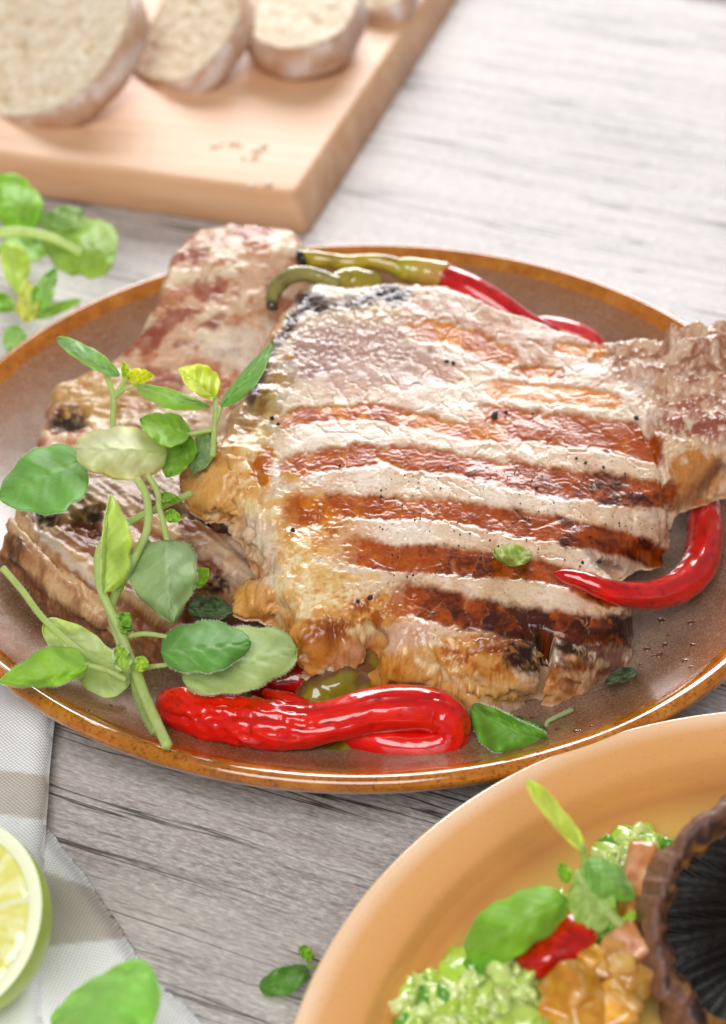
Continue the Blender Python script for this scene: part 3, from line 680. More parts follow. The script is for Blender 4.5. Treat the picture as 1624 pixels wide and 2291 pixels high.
tube('pod', [(372,1548,.022),(390,1576,.0225),(445,1596,.0225),(520,1612,.023),(600,1622,.0235),(680,1624,.024),(750,1612,.026),(830,1590,.027),(910,1585,.0265),(970,1592,.025),(1005,1620,.0225),(998,1655,.019),(950,1672,.0175),(880,1668,.0175),(810,1650,.0175),(745,1628,.0175),(690,1600,.018),(640,1572,.020),(590,1548,.022)],
     [.0014,.0058,.0070,.0074,.0072,.0063,.0060,.0065,.0068,.0067,.0062,.0054,.0051,.0054,.0054,.0048,.0042,.0034,.0012], M_CHILI, ch, red_skin(seed=1), 14, 48, .92,
     lambda s, a, P: -.20*np.exp(-((np.mod(a-(.75+.35*np.sin(s*22)), 2*np.pi))/.22)**2)*np.exp(-((s-.2)/.16)**4)-.12*np.exp(-((np.mod(a-(.2+.3*np.sin(s*17+1)), 2*np.pi))/.18)**2)*(s < .6)+wrinkle(.034, 61, 24)(s, a, P)*(1+1.4*np.exp(-((s-.17)/.10)**2))+.10*np.exp(-((s-.17)/.1)**2)*fbm(s*60, np.cos(a)*4, np.sin(a)*4, 9, 3))
tube('stem', [(775,1665,.0165),(750,1688,.0155),(690,1698,.0158),(620,1694,.0165),(545,1686,.0172),(490,1672,.0175)], [.0028,.0027,.0022,.0019,.0017,.0014], M_CHILI, ch, stem_col('#7d7212', '#4d3c0c'), 8, 16)
ch = thing('red_chili', W(1500, 1300, .013), 'smooth curved red chili whose pointed tip lies on the right end of the chop', 'chili pepper', 'roasted red chilies')
tube('pod', [(1242,1284,.0432),(1262,1288,.0430),(1300,1298,.0420),(1350,1318,.0400),(1400,1330,.0360),(1460,1332,.0300),(1520,1312,.0250),(1560,1272,.0225),(1575,1220,.0215),(1578,1160,.0205),(1570,1100,.020),(1550,1040,.019)],
     [.0007,.0019,.0026,.0031,.0037,.0044,.0050,.0055,.0056,.0055,.005,.004], M_CHILI, ch, red_skin('#d40f0c', '#9c0608', '#e6220f', 5), 12, 32, 1.0, wrinkle(.030, 71, 16, .012))
ch = thing('red_chili', W(900, 600, .02), 'red chili with a thick straight olive stem behind the chop bone', 'chili pepper', 'roasted red chilies')
tube('pod', [(965,612,.050),(1000,625,.0495),(1050,650,.048),(1110,690,.044),(1170,732,.039),(1240,768,.034),(1300,790,.030),(1350,815,.027)], [.0040,.0048,.0055,.0057,.0056,.0056,.0050,.002], M_CHILI, ch, red_skin('#c81418', '#99070d', '#d93325', 8), 10, 28, 1, wrinkle(.03, 81))
tube('calyx', [(880,600,.0535),(905,602,.053),(940,608,.052),(985,618,.050),(1003,626,.0495)], [.0028,.0042,.0046,.0053,.0047], M_CHILI, ch, lambda s, a: mixc(mixc(np.tile(lin('#a39a2c'), (len(s), 1)), lin('#c89a4e'), sm(.2, .7, s)), lin('#b4352a'), sm(.75, 1., s+.12*fbm(s*4, np.cos(a)*3, np.sin(a)*3))), 8, 22, 1, wrinkle(.05, 83))
tube('stem', [(915,612,.052),(880,594,.054),(830,584,.0550),(780,588,.0550),(730,582,.055),(690,578,.0555),(670,582,.0555)], [.0036,.0031,.0025,.0027,.0026,.0029,.0033], M_CHILI, ch, stem_col('#b8a030', '#7d6420', '#22150d'), 8, 18, 1, wrinkle(.06, 84))
ch = thing('red_chili', W(1280, 760, .02), 'pinkish red chili end sticking out behind the upper edge of the meat', 'chili pepper', 'roasted red chilies')
tube('pod', [(1180,725,.036),(1220,738,.036),(1270,752,.035),(1320,772,.033),(1370,795,.031)], [.003,.0050,.0056,.0050,.001], M_CHILI, ch, red_skin('#cf3b3b', '#b02024', '#df6a60', 9), 8, 24, 1, wrinkle(.03, 85))
ch = thing('red_chili', W(700, 640, .02), 'chili whose bent grey-green stem curls over the bone, pod hidden', 'chili pepper', 'roasted red chilies')
tube('calyx', [(840,640,.049),(800,632,.051),(770,630,.052),(740,636,.053)], [.0048,.0050,.0045,.0028], M_CHILI, ch, stem_col('#a3912c', '#7c6c1e', '#8a7c24'), 8, 20, 1, wrinkle(.08, 86))
tube('stem', [(755,636,.053),(715,620,.0555),(670,612,.057),(632,628,.056),(612,658,.054),(608,690,.052)], [.0028,.0026,.0027,.0028,.0026,.0020], M_CHILI, ch, stem_col('#958a4a', '#6a5c3c', '#4a3a28'), 8, 18, 1, wrinkle(.10, 87))
ch = thing('red_chili', W(660, 1520, .013), 'dark red chili piece in the shade between herb leaves and front chop', 'chili pepper', 'roasted red chilies')
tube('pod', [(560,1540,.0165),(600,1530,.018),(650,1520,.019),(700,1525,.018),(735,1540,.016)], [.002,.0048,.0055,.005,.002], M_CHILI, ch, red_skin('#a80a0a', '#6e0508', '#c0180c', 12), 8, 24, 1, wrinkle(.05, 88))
gp = tube('green_pepper', [(660,1590,.015),(700,1565,.017),(745,1545,.018),(790,1520,.018),(840,1490,.017),(880,1470,.016)], [.002,.0055,.0066,.0068,.006,.003], M_CHILI, None, lambda s, a: mixc(np.tile(lin('#8a7c22'), (len(s), 1)), lin('#6d4a2a'), sm(-.1, .6, fbm(s*5, np.cos(a)*2, np.sin(a)*2, 4, 3))), 8, 36, 1, lambda s, a, P: wrinkle(.12, 89)(s, a, P)+.10*np.abs(np.sin(a*2.5+s*2)))
tag(gp, 'wrinkled olive green pepper piece tucked under the front chop edge', 'pepper')

# ---------------------------------------------------------------- leaves
HAIRS = []
def leaf(parent, b, t, wl, wr, col='#5f9a2e', bend=0, lift=0.0, zl=0.0, zr=0.0, vein='#c9d89a', n=42, m=25, shape=(.55, .8), wav=1.0, seed=0, hair=False, name='leaf', spots=False, under=False):
    b = np.array(b, float); t = np.array(t, float); s = np.linspace(0, 1, n)[:, None]; v = np.linspace(-1, 1, m)[None]
    dirv = t[:2]-b[:2]; Lp = np.hypot(*dirv); u = dirv/Lp; pl = np.array([u[1], -u[0]])
    p, q = shape; smx = p/(p+q); w = (s**p*(1-s)**q)/(smx**p*(1-smx)**q); w = np.maximum(w, .0)
    ctr = b[:2][None, None]+dirv*s[..., None]+pl*(bend*4*s*(1-s))[..., None]
    off = np.where(v < 0, -v*wl, -v*wr)*w*(1+.05*np.sin(s*13+seed)+.03*np.sin(s*29+seed*2))
    pix = ctr+pl*off[..., None]
    av = np.abs(v)
    z = b[2]+(t[2]-b[2])*s+lift*4*s*(1-s)+np.where(v < 0, zl, zr)*(av**1.4)*w
    z = z+wav*.0012*np.sin(s*9+v*2.5+seed)*av+wav*.0007*np.sin(s*17-v*4+seed*1.7)*av
    ph = s*5-av*1.3+np.where(v < 0, 0, .45); fr = ph-np.floor(ph)
    ve = np.exp(-((fr-.5)/.07)**2)*(1-av**3)*.8*(s < .93); mid = np.exp(-(v/.06)**2)*(1-.6*s)
    vv = np.clip(np.maximum(ve, mid), 0, 1)
    z = z-(-1 if under else 1)*(.00035*ve+.0005*mid)+.00022*np.sin(fr*2*np.pi)*(1-av)
    V = np.zeros((n, m, 3))
    for i in range(n):
        for j in range(m): V[i, j] = W(pix[i, j, 0], pix[i, j, 1], z[i, j])
    base = np.minimum(lin(col)*np.array([1.75, 1.42, 1.25])+.012, .8); c = np.tile(base, (n*m, 1))
    nn = fbm(np.repeat(s[:, 0]*3+seed, m), np.tile(v[0]*2, n), 0., 7, 3)
    c = c*(1+.08*nn[:, None]); c = mixc(c, lin(vein), (vv*(.5 if under else .42)).ravel())
    c = mixc(c, base*np.array([1.25, 1.15, .8]), (np.broadcast_to(av**6, (n, m)).ravel()*.5))
    if spots: c = mixc(c, lin('#3b3a22'), sm(.1, .5, fbm(np.repeat(s[:, 0]*7, m), np.tile(v[0]*5, n), 0., 8, 3))*.7)
    o = mk(name, V.reshape(-1, 3), grid_faces(n, m), M_LEAF, parent, col=c)
    sol = o.modifiers.new('thickness', 'SOLIDIFY'); sol.thickness = .00018; sol.offset = 0
    if hair:
        cen = V[:, m//2]
        for jj in (0, m-1):
            for i in range(1, n-1):
                for k in range(7):
                    f = RNG.random(); P = V[i, jj]*(1-f)+V[min(i+1, n-1), jj]*f; dv = P-cen[i]; dv = dv/(np.linalg.norm(dv)+1e-9)
                    HAIRS.append((P, dv+RNG.normal(0, .35, 3)+np.array([0, 0, .2]), .0009))
    return o
def stem(parent, pts, r0, r1, col='#d0dc98', hair=True, name='stem', seg=10):
    k = len(pts); rad = [r0+(r1-r0)*i/(k-1) for i in range(k)]
    def cf(s, a):
        n = fbm(s*10, np.cos(a), np.sin(a), 5, 2); return mixc(np.tile(lin(col), (len(s), 1)), lin('#b3cb74'), sm(-.1, .6, n)*.5)
    o = tube(name, pts, rad, M_LEAF, parent, cf, 8, seg)
    if hair:
        P = catmull(np.array([W(*p) for p in pts]), 8); rr = np.linspace(r0, r1, len(P))
        for i in range(len(P)-1):
            L = np.linalg.norm(P[i+1]-P[i])
            for _ in range(int(L/.00016)):
                f = RNG.random(); dv = RNG.normal(0, 1, 3); dv /= np.linalg.norm(dv); Q = P[i]*(1-f)+P[i+1]*f
                HAIRS.append((Q+dv*rr[i]*.8, dv, .0011))
    return o
def flush_hairs(parent):
    global HAIRS
    if not HAIRS: return
    V = []; F = []
    for P, dv, L in HAIRS:
        dv = dv/(np.linalg.norm(dv)+1e-9); w = np.cross(dv, RNG.normal(0, 1, 3)); w = w/(np.linalg.norm(w)+1e-9)*.00005; w2 = np.cross(dv, w)
        L = L*(.5+.8*RNG.random()); i = len(V); V += [P+w, P-w*.5+w2*.87, P-w*.5-w2*.87, P+dv*L]; F += [(i, i+1, i+3), (i+1, i+2, i+3), (i+2, i, i+3)]
    o = mk('fuzz', np.array(V), np.array(F), M_HAIR, parent); o['kind'] = 'stuff'; HAIRS = []

sp = thing('oregano_sprig', W(300, 1500, .02), 'long leafy oregano sprig draped over the left side of the chops', 'herb sprig', 'oregano sprigs')
G1, G2, G3, G4, PALE, GREY, YEL = '#6fae4c', '#4f8f45', '#8fbb3c', '#7fb03a', '#b9cfa6', '#86a883', '#aed136'
J = (304, 1502, .034)
stem(sp, [J, (325,1560,.032), (352,1620,.031), (374,1668,.031)], .0015, .0014)
stem(sp, [(298,1508,.031), (308,1560,.029), (328,1610,.029), (345,1638,.029)], .0012, .0011, '#a8b878')
stem(sp, [J, (285,1455,.038), (264,1402,.042), (240,1353,.046), (222,1303,.049), (219,1245,.052), (238,1205,.054), (285,1170,.054), (351,1138,.053), (428,1104,.050)], .0013, .0010)
stem(sp, [(270,1440,.036), (250,1380,.041), (252,1345,.043), (272,1305,.046), (306,1237,.050), (330,1179,.054), (328,1113,.058), (306,1072,.061)], .0013, .0011)
stem(sp, [(330,1062,.060), (352,1100,.057), (356,1134,.055), (364,1165,.053), (374,1210,.050)], .0009, .0008)
stem(sp, [(280,1520,.034), (240,1500,.036), (192,1486,.038)], .0009, .0007)
stem(sp, [(6,1271,.036), (50,1322,.033), (99,1386,.030), (186,1462,.028), (270,1500,.030)], .0010, .0009)
stem(sp, [(310,1500,.034), (335,1492,.035), (372,1488,.037)], .0008, .0006)
stem(sp, [(272,1428,.038), (320,1418,.041), (372,1424,.042)], .0008, .0006)
stem(sp, [(251,985,.056), (253,930,.059), (253,887,.062), (238,838,.066)], .0010, .0008)
stem(sp, [(256,890,.062), (280,870,.063), (308,860,.064)], .0007, .0006)
stem(sp, [(258,885,.062), (272,862,.064), (284,845,.065)], .0007, .0006)
stem(sp, [(476,1020,.058), (480,960,.062), (483,905,.066), (480,885,.067)], .0009, .0007)
stem(sp, [(482,960,.062), (450,966,.061), (423,972,.060)], .0007, .0006)
stem(sp, [(483,945,.063), (492,920,.065), (500,900,.066)], .0006, .0005)
leaf(sp, (188,1030,.056), (-4,1114,.052), 88, 62, '#62a044', bend=-4, lift=.003, zl=.006, zr=-.004, seed=1, hair=True, shape=(.45, .72))
leaf(sp, (374,1012,.056), (168,1003,.062), 66, 50, '#c6d6ba', bend=-2, lift=.006, zl=-.008, zr=-.003, seed=2, hair=True, shape=(.4, .45), under=True)
leaf(sp, (425,972,.060), (312,938,.062), 40, 34, G4, lift=.002, zl=.004, zr=-.004, seed=3)
leaf(sp, (424,974,.058), (372,1068,.052), 34, 44, '#76a83c', zl=.0, zr=-.003, seed=4)
leaf(sp, (468,965,.057), (432,1060,.050), 30, 26, '#7b9f7a', seed=5)
leaf(sp, (482,888,.067), (398,826,.074), 20, 46, YEL, lift=.002, zl=.004, zr=-.003, seed=6)
leaf(sp, (494,908,.066), (612,762,.066), 16, 24, '#5f9c3a', lift=.004, zl=-.006, zr=.004, seed=7, bend=-6)
leaf(sp, (306,862,.064), (472,910,.064), 12, 30, '#8fb77c', lift=.003, zl=.002, zr=-.008, seed=8)
leaf(sp, (268,842,.066), (126,756,.072), 18, 22, '#8bb593', lift=.006, zl=-.004, zr=.002, seed=9, shape=(.6,.6))
leaf(sp, (284,846,.065), (345,842,.066), 20, 14, '#b9d338', lift=.002, zl=.003, zr=-.002, seed=10)
leaf(sp, (282,850,.064), (275,808,.069), 8, 12, '#a6c83c', seed=11)
leaf(sp, (232,1326,.050), (246,1106,.064), 10, 58, '#a5c56f', bend=2, lift=.002, zl=.003, zr=-.004, seed=12, hair=True)
leaf(sp, (374,1208,.050), (386,1394,.044), 68, 84, '#85a880', bend=-6, lift=.005, zl=-.004, zr=-.005, seed=13, hair=True, under=True, shape=(.42, .85))
leaf(sp, (330,1205,.044), (290,1300,.042), 22, 22, '#7ea07e', seed=14)
leaf(sp, (350,1110,.056), (405,1118,.054), 12, 10, G4, seed=15)
leaf(sp, (368,1150,.053), (405,1162,.052), 16, 14, '#8dbb3e', seed=16)
leaf(sp, (430,1312,.036), (466,1272,.040), 22, 18, '#8cba2c', seed=17)
leaf(sp, (420,1360,.030), (526,1368,.030), 32, 26, '#4e7048', seed=18, spots=True)
leaf(sp, (360,1458,.042), (562,1438,.040), 60, 54, '#5c9848', bend=-2, lift=.004, zl=-.002, zr=-.003, seed=19, hair=True, shape=(.45, .58), wav=.6)
leaf(sp, (408,1520,.034), (664,1452,.034), 80, 60, '#93b37f', bend=0, lift=.002, zl=.001, zr=-.002, seed=20, hair=True, shape=(.42, .42), wav=.6, under=True)
leaf(sp, (196,1486,.038), (-4,1528,.036), 30, 56, '#86b83c', bend=2, lift=.004, zl=-.004, zr=-.003, seed=21, hair=True, shape=(.5,.95))
leaf(sp, (100,1388,.028), (285,1538,.022), 46, 60, '#a2bf88', lift=.001, seed=22, shape=(.5, .35))
leaf(sp, (278,1500,.039), (262,1446,.040), 14, 20, '#93b852', seed=23, hair=True, shape=(.45,.45))
leaf(sp, (306,1500,.038), (324,1470,.040), 16, 16, '#9cc04c', seed=24, shape=(.45,.45))
leaf(sp, (262,1400,.043), (292,1372,.042), 18, 20, '#84b43c', seed=25, wav=2)
leaf(sp, (258,1402,.042), (298,1408,.040), 12, 12, '#7cae3a', seed=26, wav=2)
flush_hairs(sp)

s2 = thing('oregano_leaf', W(1150, 1630, .014), 'bright green oregano leaf pair lying on the plate in front of the chop', 'herb leaf')
stem(s2, [(1280,1588,.020), (1240,1606,.020), (1222,1620,.019), (1226,1655,.016)], .0007, .0006, '#b3bd92')
leaf(s2, (1228,1656,.020), (1056,1578,.024), 60, 26, '#5f9c2c', bend=12, lift=.005, zl=-.006, zr=.003, seed=31, hair=True, wav=1.6, shape=(.5,.45))
leaf(s2, (1222,1630,.019), (1070,1600,.018), 42, 8, '#47861f', bend=-8, lift=.002, zl=-.002, seed=32, wav=1.4)
flush_hairs(s2)
s3 = thing('torn_leaf', on_surface(fc_top, 1145, 1235), 'small torn yellow-green leaf scrap on the middle grill stripe', 'herb leaf')
leaf(s3, (1188,1244,.0460), (1104,1232,.0460), 22, 26, '#93ad62', bend=6, lift=.004, zl=-.004, zr=-.003, seed=33, wav=3, shape=(.35,.4), m=13)
s4 = thing('dried_leaf', W(1388, 1520, .014), 'shrivelled dark green leaf beside the charred right end of the chop', 'herb leaf')
leaf(s4, (1424,1500,.022), (1352,1528,.020), 14, 18, '#4e6b46', lift=.001, seed=34, wav=3, zl=.003)
# background sprigs on the table, top left
s5 = thing('oregano_sprig', W(120, 560, .0), 'blurred large-leaved oregano sprig below the cutting board, at the left', 'herb sprig', 'oregano sprigs')
stem(s5, [(-40,524,.036), (40,518,.038), (110,530,.036), (180,566,.030)], .0022, .0014, '#dbe6b4', hair=False)
leaf(s5, (95,530,.022), (262,560,.026), 62, 74, '#86ad4c', lift=.006, zl=-.004, zr=-.006, seed=41, shape=(.5, .35))
leaf(s5, (80,510,.024), (-20,400,.034), 50, 58, '#7fb43a', lift=.004, seed=42, shape=(.5, .5), zl=-.004)
leaf(s5, (110,540,.012), (-10,560,.010), 40, 34, '#86b458', seed=43)
leaf(s5, (90,505,.026), (190,470,.032), 26, 24, '#78a058', lift=.003, seed=44)
leaf(s5, (10,540,.018), (40,660,.012), 44, 20, '#a6cf68', seed=45)
s6 = thing('oregano_sprig', W(70, 690, .0), 'blurred small-leaved oregano sprig on the table left of the plate', 'herb sprig', 'oregano sprigs')
stem(s6, [(-30,700,.010), (30,690,.014), (75,700,.016), (60,640,.022)], .0013, .0009, '#b9d288', hair=False)
leaf(s6, (78,700,.018), (125,598,.030), 26, 22, '#8cb878', lift=.003, zl=.003, seed=46)
leaf(s6, (60,720,.016), (60,630,.026), 22, 26, '#b4d878', lift=.003, seed=47)
leaf(s6, (70,710,.012), (185,670,.014), 14, 14, '#9cc46a', seed=48)
leaf(s6, (40,730,.010), (20,790,.008), 26, 26, '#8fbb7c', seed=49)
leaf(s6, (30,690,.014), (-20,655,.020), 18, 18, '#7db03c', seed=50)
s7 = thing('oregano_leaf', W(640, 2190, .0), 'small oregano leaf pair lying on the wood left of the ochre plate', 'herb leaf')
leaf(s7, (690,2170,.004), (582,2214,.004), 32, 28, '#4f8a2c', lift=.003, zl=.001, seed=51, shape=(.45, .4))
leaf(s7, (696,2150,.006), (672,2118,.008), 12, 16, '#7cae34', seed=52, shape=(.4,.4))
stem(s7, [(720,2160,.003), (696,2165,.004), (690,2150,.005)], .0005, .0004, '#9cb85c', hair=False)
s8 = thing('oregano_leaf', W(260, 2240, .006), 'large blurred green leaf standing on the napkin at the bottom edge', 'herb leaf')
leaf(s8, (118,2300,.030), (332,2156,.054), 46, 128, '#7fb562', bend=-4, lift=.004, zl=-.006, zr=-.004, seed=53, shape=(.38, .42), wav=2)
stem(s8, [(90,2360,.022), (100,2325,.027), (120,2298,.030)], .0012, .0009, hair=False)

# ---------------------------------------------------------------- cracked pepper and salt on the front chop
def flakes():
    V = []; F = []
    spots = [(608,935,6),(622,948,5),(1107,928,11),(1132,922,5),(1192,925,4),(1425,935,8),(1000,808,7),(1014,812,6),(1290,1025,4),(1310,1035,5),(1350,1045,4),(655,1185,6),(828,1336,6),(800,1345,4),(1148,1240,5),(1382,1362,9),(1395,1370,7),(1340,1255,6),(1303,1258,5),(1300,1192,4),(1320,1200,4),(1200,1090,4),(852,1110,4),(900,1130,3),(760,1040,3),(1230,1530,3)]
    for _ in range(150): spots.append((RNG.uniform(850, 1470), RNG.uniform(1040, 1290)+(0), RNG.uniform(1.2, 2.6)))
    for px, py, r in spots:
        if px+1.2*(py-1200) > 1500: continue
        P = on_surface(fc_top, px, py, .0005); R = r/7000
        a0 = RNG.uniform(0, 6.28); k = 6; i = len(V)
        for j in range(k): a = a0+j*6.283/k; q = R*RNG.uniform(.6, 1.2); V.append(P+np.array([math.cos(a)*q, math.sin(a)*q, -R*.6]))
        for j in range(k): a = a0+.5+j*6.283/k; q = R*RNG.uniform(.4, .9); V.append(P+np.array([math.cos(a)*q, math.sin(a)*q, R*RNG.uniform(.3, .7)]))
        for j in range(k): F.append((i+j, i+(j+1) % k, i+k+(j+1) % k, i+k+j))
        V.append(P+np.array([0, 0, R*.6])); n = len(V)-1
        for j in range(k): F.append((i+k+j, i+k+(j+1) % k, n, n))
    F = [f[:3] if f[2] == f[3] else f for f in F]
    q = np.array([f for f in F if len(f) == 4]); t = np.array([f for f in F if len(f) == 3])
    V = np.array(V); o = mk('cracked_pepper', V, [q, t], M_CHAR, None, col=np.tile(lin('#2b231f'), (len(V), 1)), smooth=False)
    tag(o, 'cracked black pepper scattered over the striped face of the front chop', 'pepper', None, 'stuff')
flakes()

def droplets():
    m = M('meat_juice'); m.set(Base_Color=L4('#a8622a'), Roughness=.05, Transmission_Weight=.7, IOR=1.4, Coat_Weight=.6)
    V = []; F = []
    pts = [(RNG.uniform(1060, 1330), RNG.uniform(1600, 1680)) for _ in range(16)]+[(RNG.uniform(360, 700), RNG.uniform(1662, 1700)) for _ in range(8)]+[(RNG.uniform(1430, 1560), RNG.uniform(1380, 1500)) for _ in range(14)]+[(RNG.uniform(100, 260), RNG.uniform(1560, 1600)) for _ in range(5)]
    pz = catmull(pr_in, 4)
    for px, py in pts:
        z = .012
        for _ in range(5):
            P = W(px, py, z); r = math.hypot(P[0]-PC[0], P[1]-PC[1]); z = float(np.interp(r, pz[:, 0], pz[:, 1]))
        R0 = RNG.uniform(.0004, .0013); i = len(V); k = 12
        for ring, (f, h) in enumerate(((1, -.1), (.85, .22), (.45, .36))):
            for j in range(k): a = j*6.2832/k; q = R0*f*(1+.15*math.sin(a*2+px)); V.append(P+np.array([q*math.cos(a), q*math.sin(a), R0*h]))
        V.append(P+np.array([0, 0, R0*.4])); n = len(V)-1
        for r_ in (0, 1):
            for j in range(k): F.append((i+r_*k+j, i+r_*k+(j+1) % k, i+(r_+1)*k+(j+1) % k, i+(r_+1)*k+j))
        for j in range(k): F.append((i+2*k+j, i+2*k+(j+1) % k, n))
    o = mk('juice_droplets', np.array(V), [np.array([f for f in F if len(f) == 4]), np.array([f for f in F if len(f) == 3])], m.m); tag(o, 'small amber droplets of meat juice on the brown plate', 'juice', None, 'stuff')
droplets()

# ---------------------------------------------------------------- cutting board and bread
ZB = .0179
def board():
    c0 = W(655, 432, ZB); u = W(-40, 338, ZB)-c0; v = W(958, 0, ZB)-c0
    u = u/np.linalg.norm(u); v = v-u*(v@u); v = v/np.linalg.norm(v); n = 8
    root = thing('cutting_board', (c0[0], c0[1], 0), 'thick pale beech cutting board carrying the bread slices', 'cutting board')
    def ring(ins, z, r=.004):
        P = []
        cs = [(0, 0), (.42, 0), (.42, .34), (0, .34)]
        for k, (a, b) in enumerate(cs):
            sx = 1 if a == 0 else -1; sy = 1 if b == 0 else -1; cx, cy = a+sx*(r+ins), b+sy*(r+ins)
            base = [math.pi, math.pi*1.5, 0, math.pi*.5][k]
            for i in range(n): t = base+math.pi/2*i/(n-1); P.append(c0+u*(cx+r*math.cos(t))+v*(cy+r*math.sin(t)))
        P = np.array(P); P[:, 2] = z; k_ = 1-z/ZB; left = ((P-c0)@u) < .2; P[left] += -u*.0065*k_; P[((P-c0)@v) < .1] += -v*.001*k_; return P
    R = [ring(.0012, .0), ring(0, .0010), ring(0, ZB-.0016), ring(.0004, ZB-.0006), ring(.0015, ZB)]
    V = np.concatenate(R); m = 4*n; F = [grid_faces(len(R), m, True)[:, ::-1], np.array([[(len(R)-1)*m+i for i in range(m)][::-1]]), np.array([[i for i in range(m)]])]
    mk('plank', V, F, m_board(), root, smooth=False)
board()
def bread(outline, pz, n, thick, label, seed):
    n = np.array(n, float); n /= np.linalg.norm(n)
    P0 = W(*pz); P = np.array([RP(x, y, P0, n) for x, y in outline]); cen = P.mean(0)
    e1 = np.cross([0, 0, 1.], n); e1 /= np.linalg.norm(e1); e2 = np.cross(n, e1)
    q = np.stack([(P-cen)@e1, (P-cen)@e2], -1); q = catmull(q, 8, True)
    root = thing('bread_slice', (cen-n*thick*.5) if True else cen, label, 'bread', 'bread slices on the cutting board')
    x, y, d, F = slab(q, .0011, .0002, 4, seed)
    X, Y = x*1000, y*1000; w1, w2, wid = worley(X/8+.5*fbm(X/4, Y/4, 0., seed, 2), Y/10, seed)
    c_br = 1; hole = (1-sm(.10, .32, w1))*(wid > .80); md = fbm(X/3, Y/3, 0., seed+3, 4)
    h = -.0022*hole+.0005*md-.0006*sm(.002, 0, d)*0
    V = cen+e1*x[:, None]+e2*y[:, None]+n*h[:, None]
    c = np.tile(lin('#e8d2b2'), (len(x), 1)); c = mixc(c, lin('#f3e4cb'), sm(-.2, .5, md)); c = mixc(c, lin('#c4a070'), hole*.5); c = mixc(c, lin('#b87f3c'), (1-sm(.0, .0018, d))*.6)
    mk('crumb', V, F, M_BREADC, root, col=c)
    k = len(q); B = []; prof = [(0, 0), (.0012, .10), (.0022, .35), (.0024, .6), (.0015, .85), (-.001, 1.0)]
    t = np.roll(q, -1, 0)-np.roll(q, 1, 0); nr = np.stack([t[:, 1], -t[:, 0]], -1); nr /= np.linalg.norm(nr, axis=1)[:, None]
    if (nr*q).sum() < 0: nr = -nr
    for off, f in prof:
        jj = .0006*fbm(np.arange(k)/5.+f*3, f*5+np.zeros(k), 0., seed, 3)
        a = q+nr*(off+jj[:, None] if off else 0); B.append(cen+e1*a[:, :1]+e2*a[:, 1:]-n*(thick*f))
    V = np.concatenate(B); s = np.repeat(np.linspace(0, 1, len(prof)), k)
    F = [grid_faces(len(prof), k, True), np.array([[(len(prof)-1)*k+i for i in range(k)]])]
    nn = fbm(np.tile(np.arange(k)/7., len(prof)), s*2, 0., seed+9, 4); c = mixc(np.tile(lin('#cba58c'), (len(V), 1)), lin('#e6d8ce'), sm(-.25, .35, nn)*.85); c = mixc(c, lin('#b87c48'), sm(.2, .7, fbm(np.tile(np.arange(k)/11., len(prof)), s*3, 0., seed+19, 3))*.6)
    mk('crust', V, F, M_CRUST, root, col=c)
bread([(-60,-60),(120,-110),(240,-70),(292,0),(280,70),(235,150),(170,215),(105,250),(40,262),(-20,250),(-90,190)], (90, 262, ZB+.006), (-.45, -.28, .85), .0145, 'largest bread slice, cut off by the left edge of the picture', 3)
bread([(345,40),(400,-50),(480,-80),(530,-30),(535,40),(500,100),(455,150),(405,178),(350,180),(305,162),(300,130)], (380, 178, ZB+.005), (-.42, -.22, .88), .0125, 'middle bread slice between the largest one and the thick round one', 4)
bread([(560,60),(590,-40),(660,-90),(750,-80),(800,-20),(795,20),(770,65),(720,95),(650,108),(600,100),(570,85)], (680, 106, ZB+.017), (-.12, -.10, .98), .0165, 'thick round bread slice with a bright top, nearest the board edge', 5)
bread([(810,10),(815,-60),(860,-110),(920,-90),(910,-20),(885,5),(850,18),(825,20)], (850, 18, ZB+.007), (-.3, -.2, .9), .012, 'bread slice of which only the lower end shows at the top edge', 6)
def crumbs():
    kc = M('pale_crumb'); kc.set(Base_Color=kc.ramp(kc.noise(kc.coord(), 600, 2), [(.3, L4('#f0dcc2')), (.7, L4('#fbf0df'))]), Roughness=.9)
    V = []; F = []; F2 = []; off = 0
    for (px, py) in [(495,320),(520,318),(535,322),(575,335),(590,325),(570,350),(545,352),(480,325),(600,410),(560,415)]:
        R_ = RNG.uniform(.0008, .0016); v, f = blobmesh(W(px, py, ZB+R_*.5), R_, (1.2, 1, .6), int(px), .3, 2, None, 10, 7); V.append(v); F.append(f[0]+off); F2 += [g+off for g in f[1:]]; off += len(v)
    V = np.concatenate(V); o = mk('bread_crumbs', V, [np.concatenate(F), np.concatenate(F2)], kc.m); tag(o, 'few pale bread crumbs scattered on the cutting board', 'crumbs', None, 'stuff')

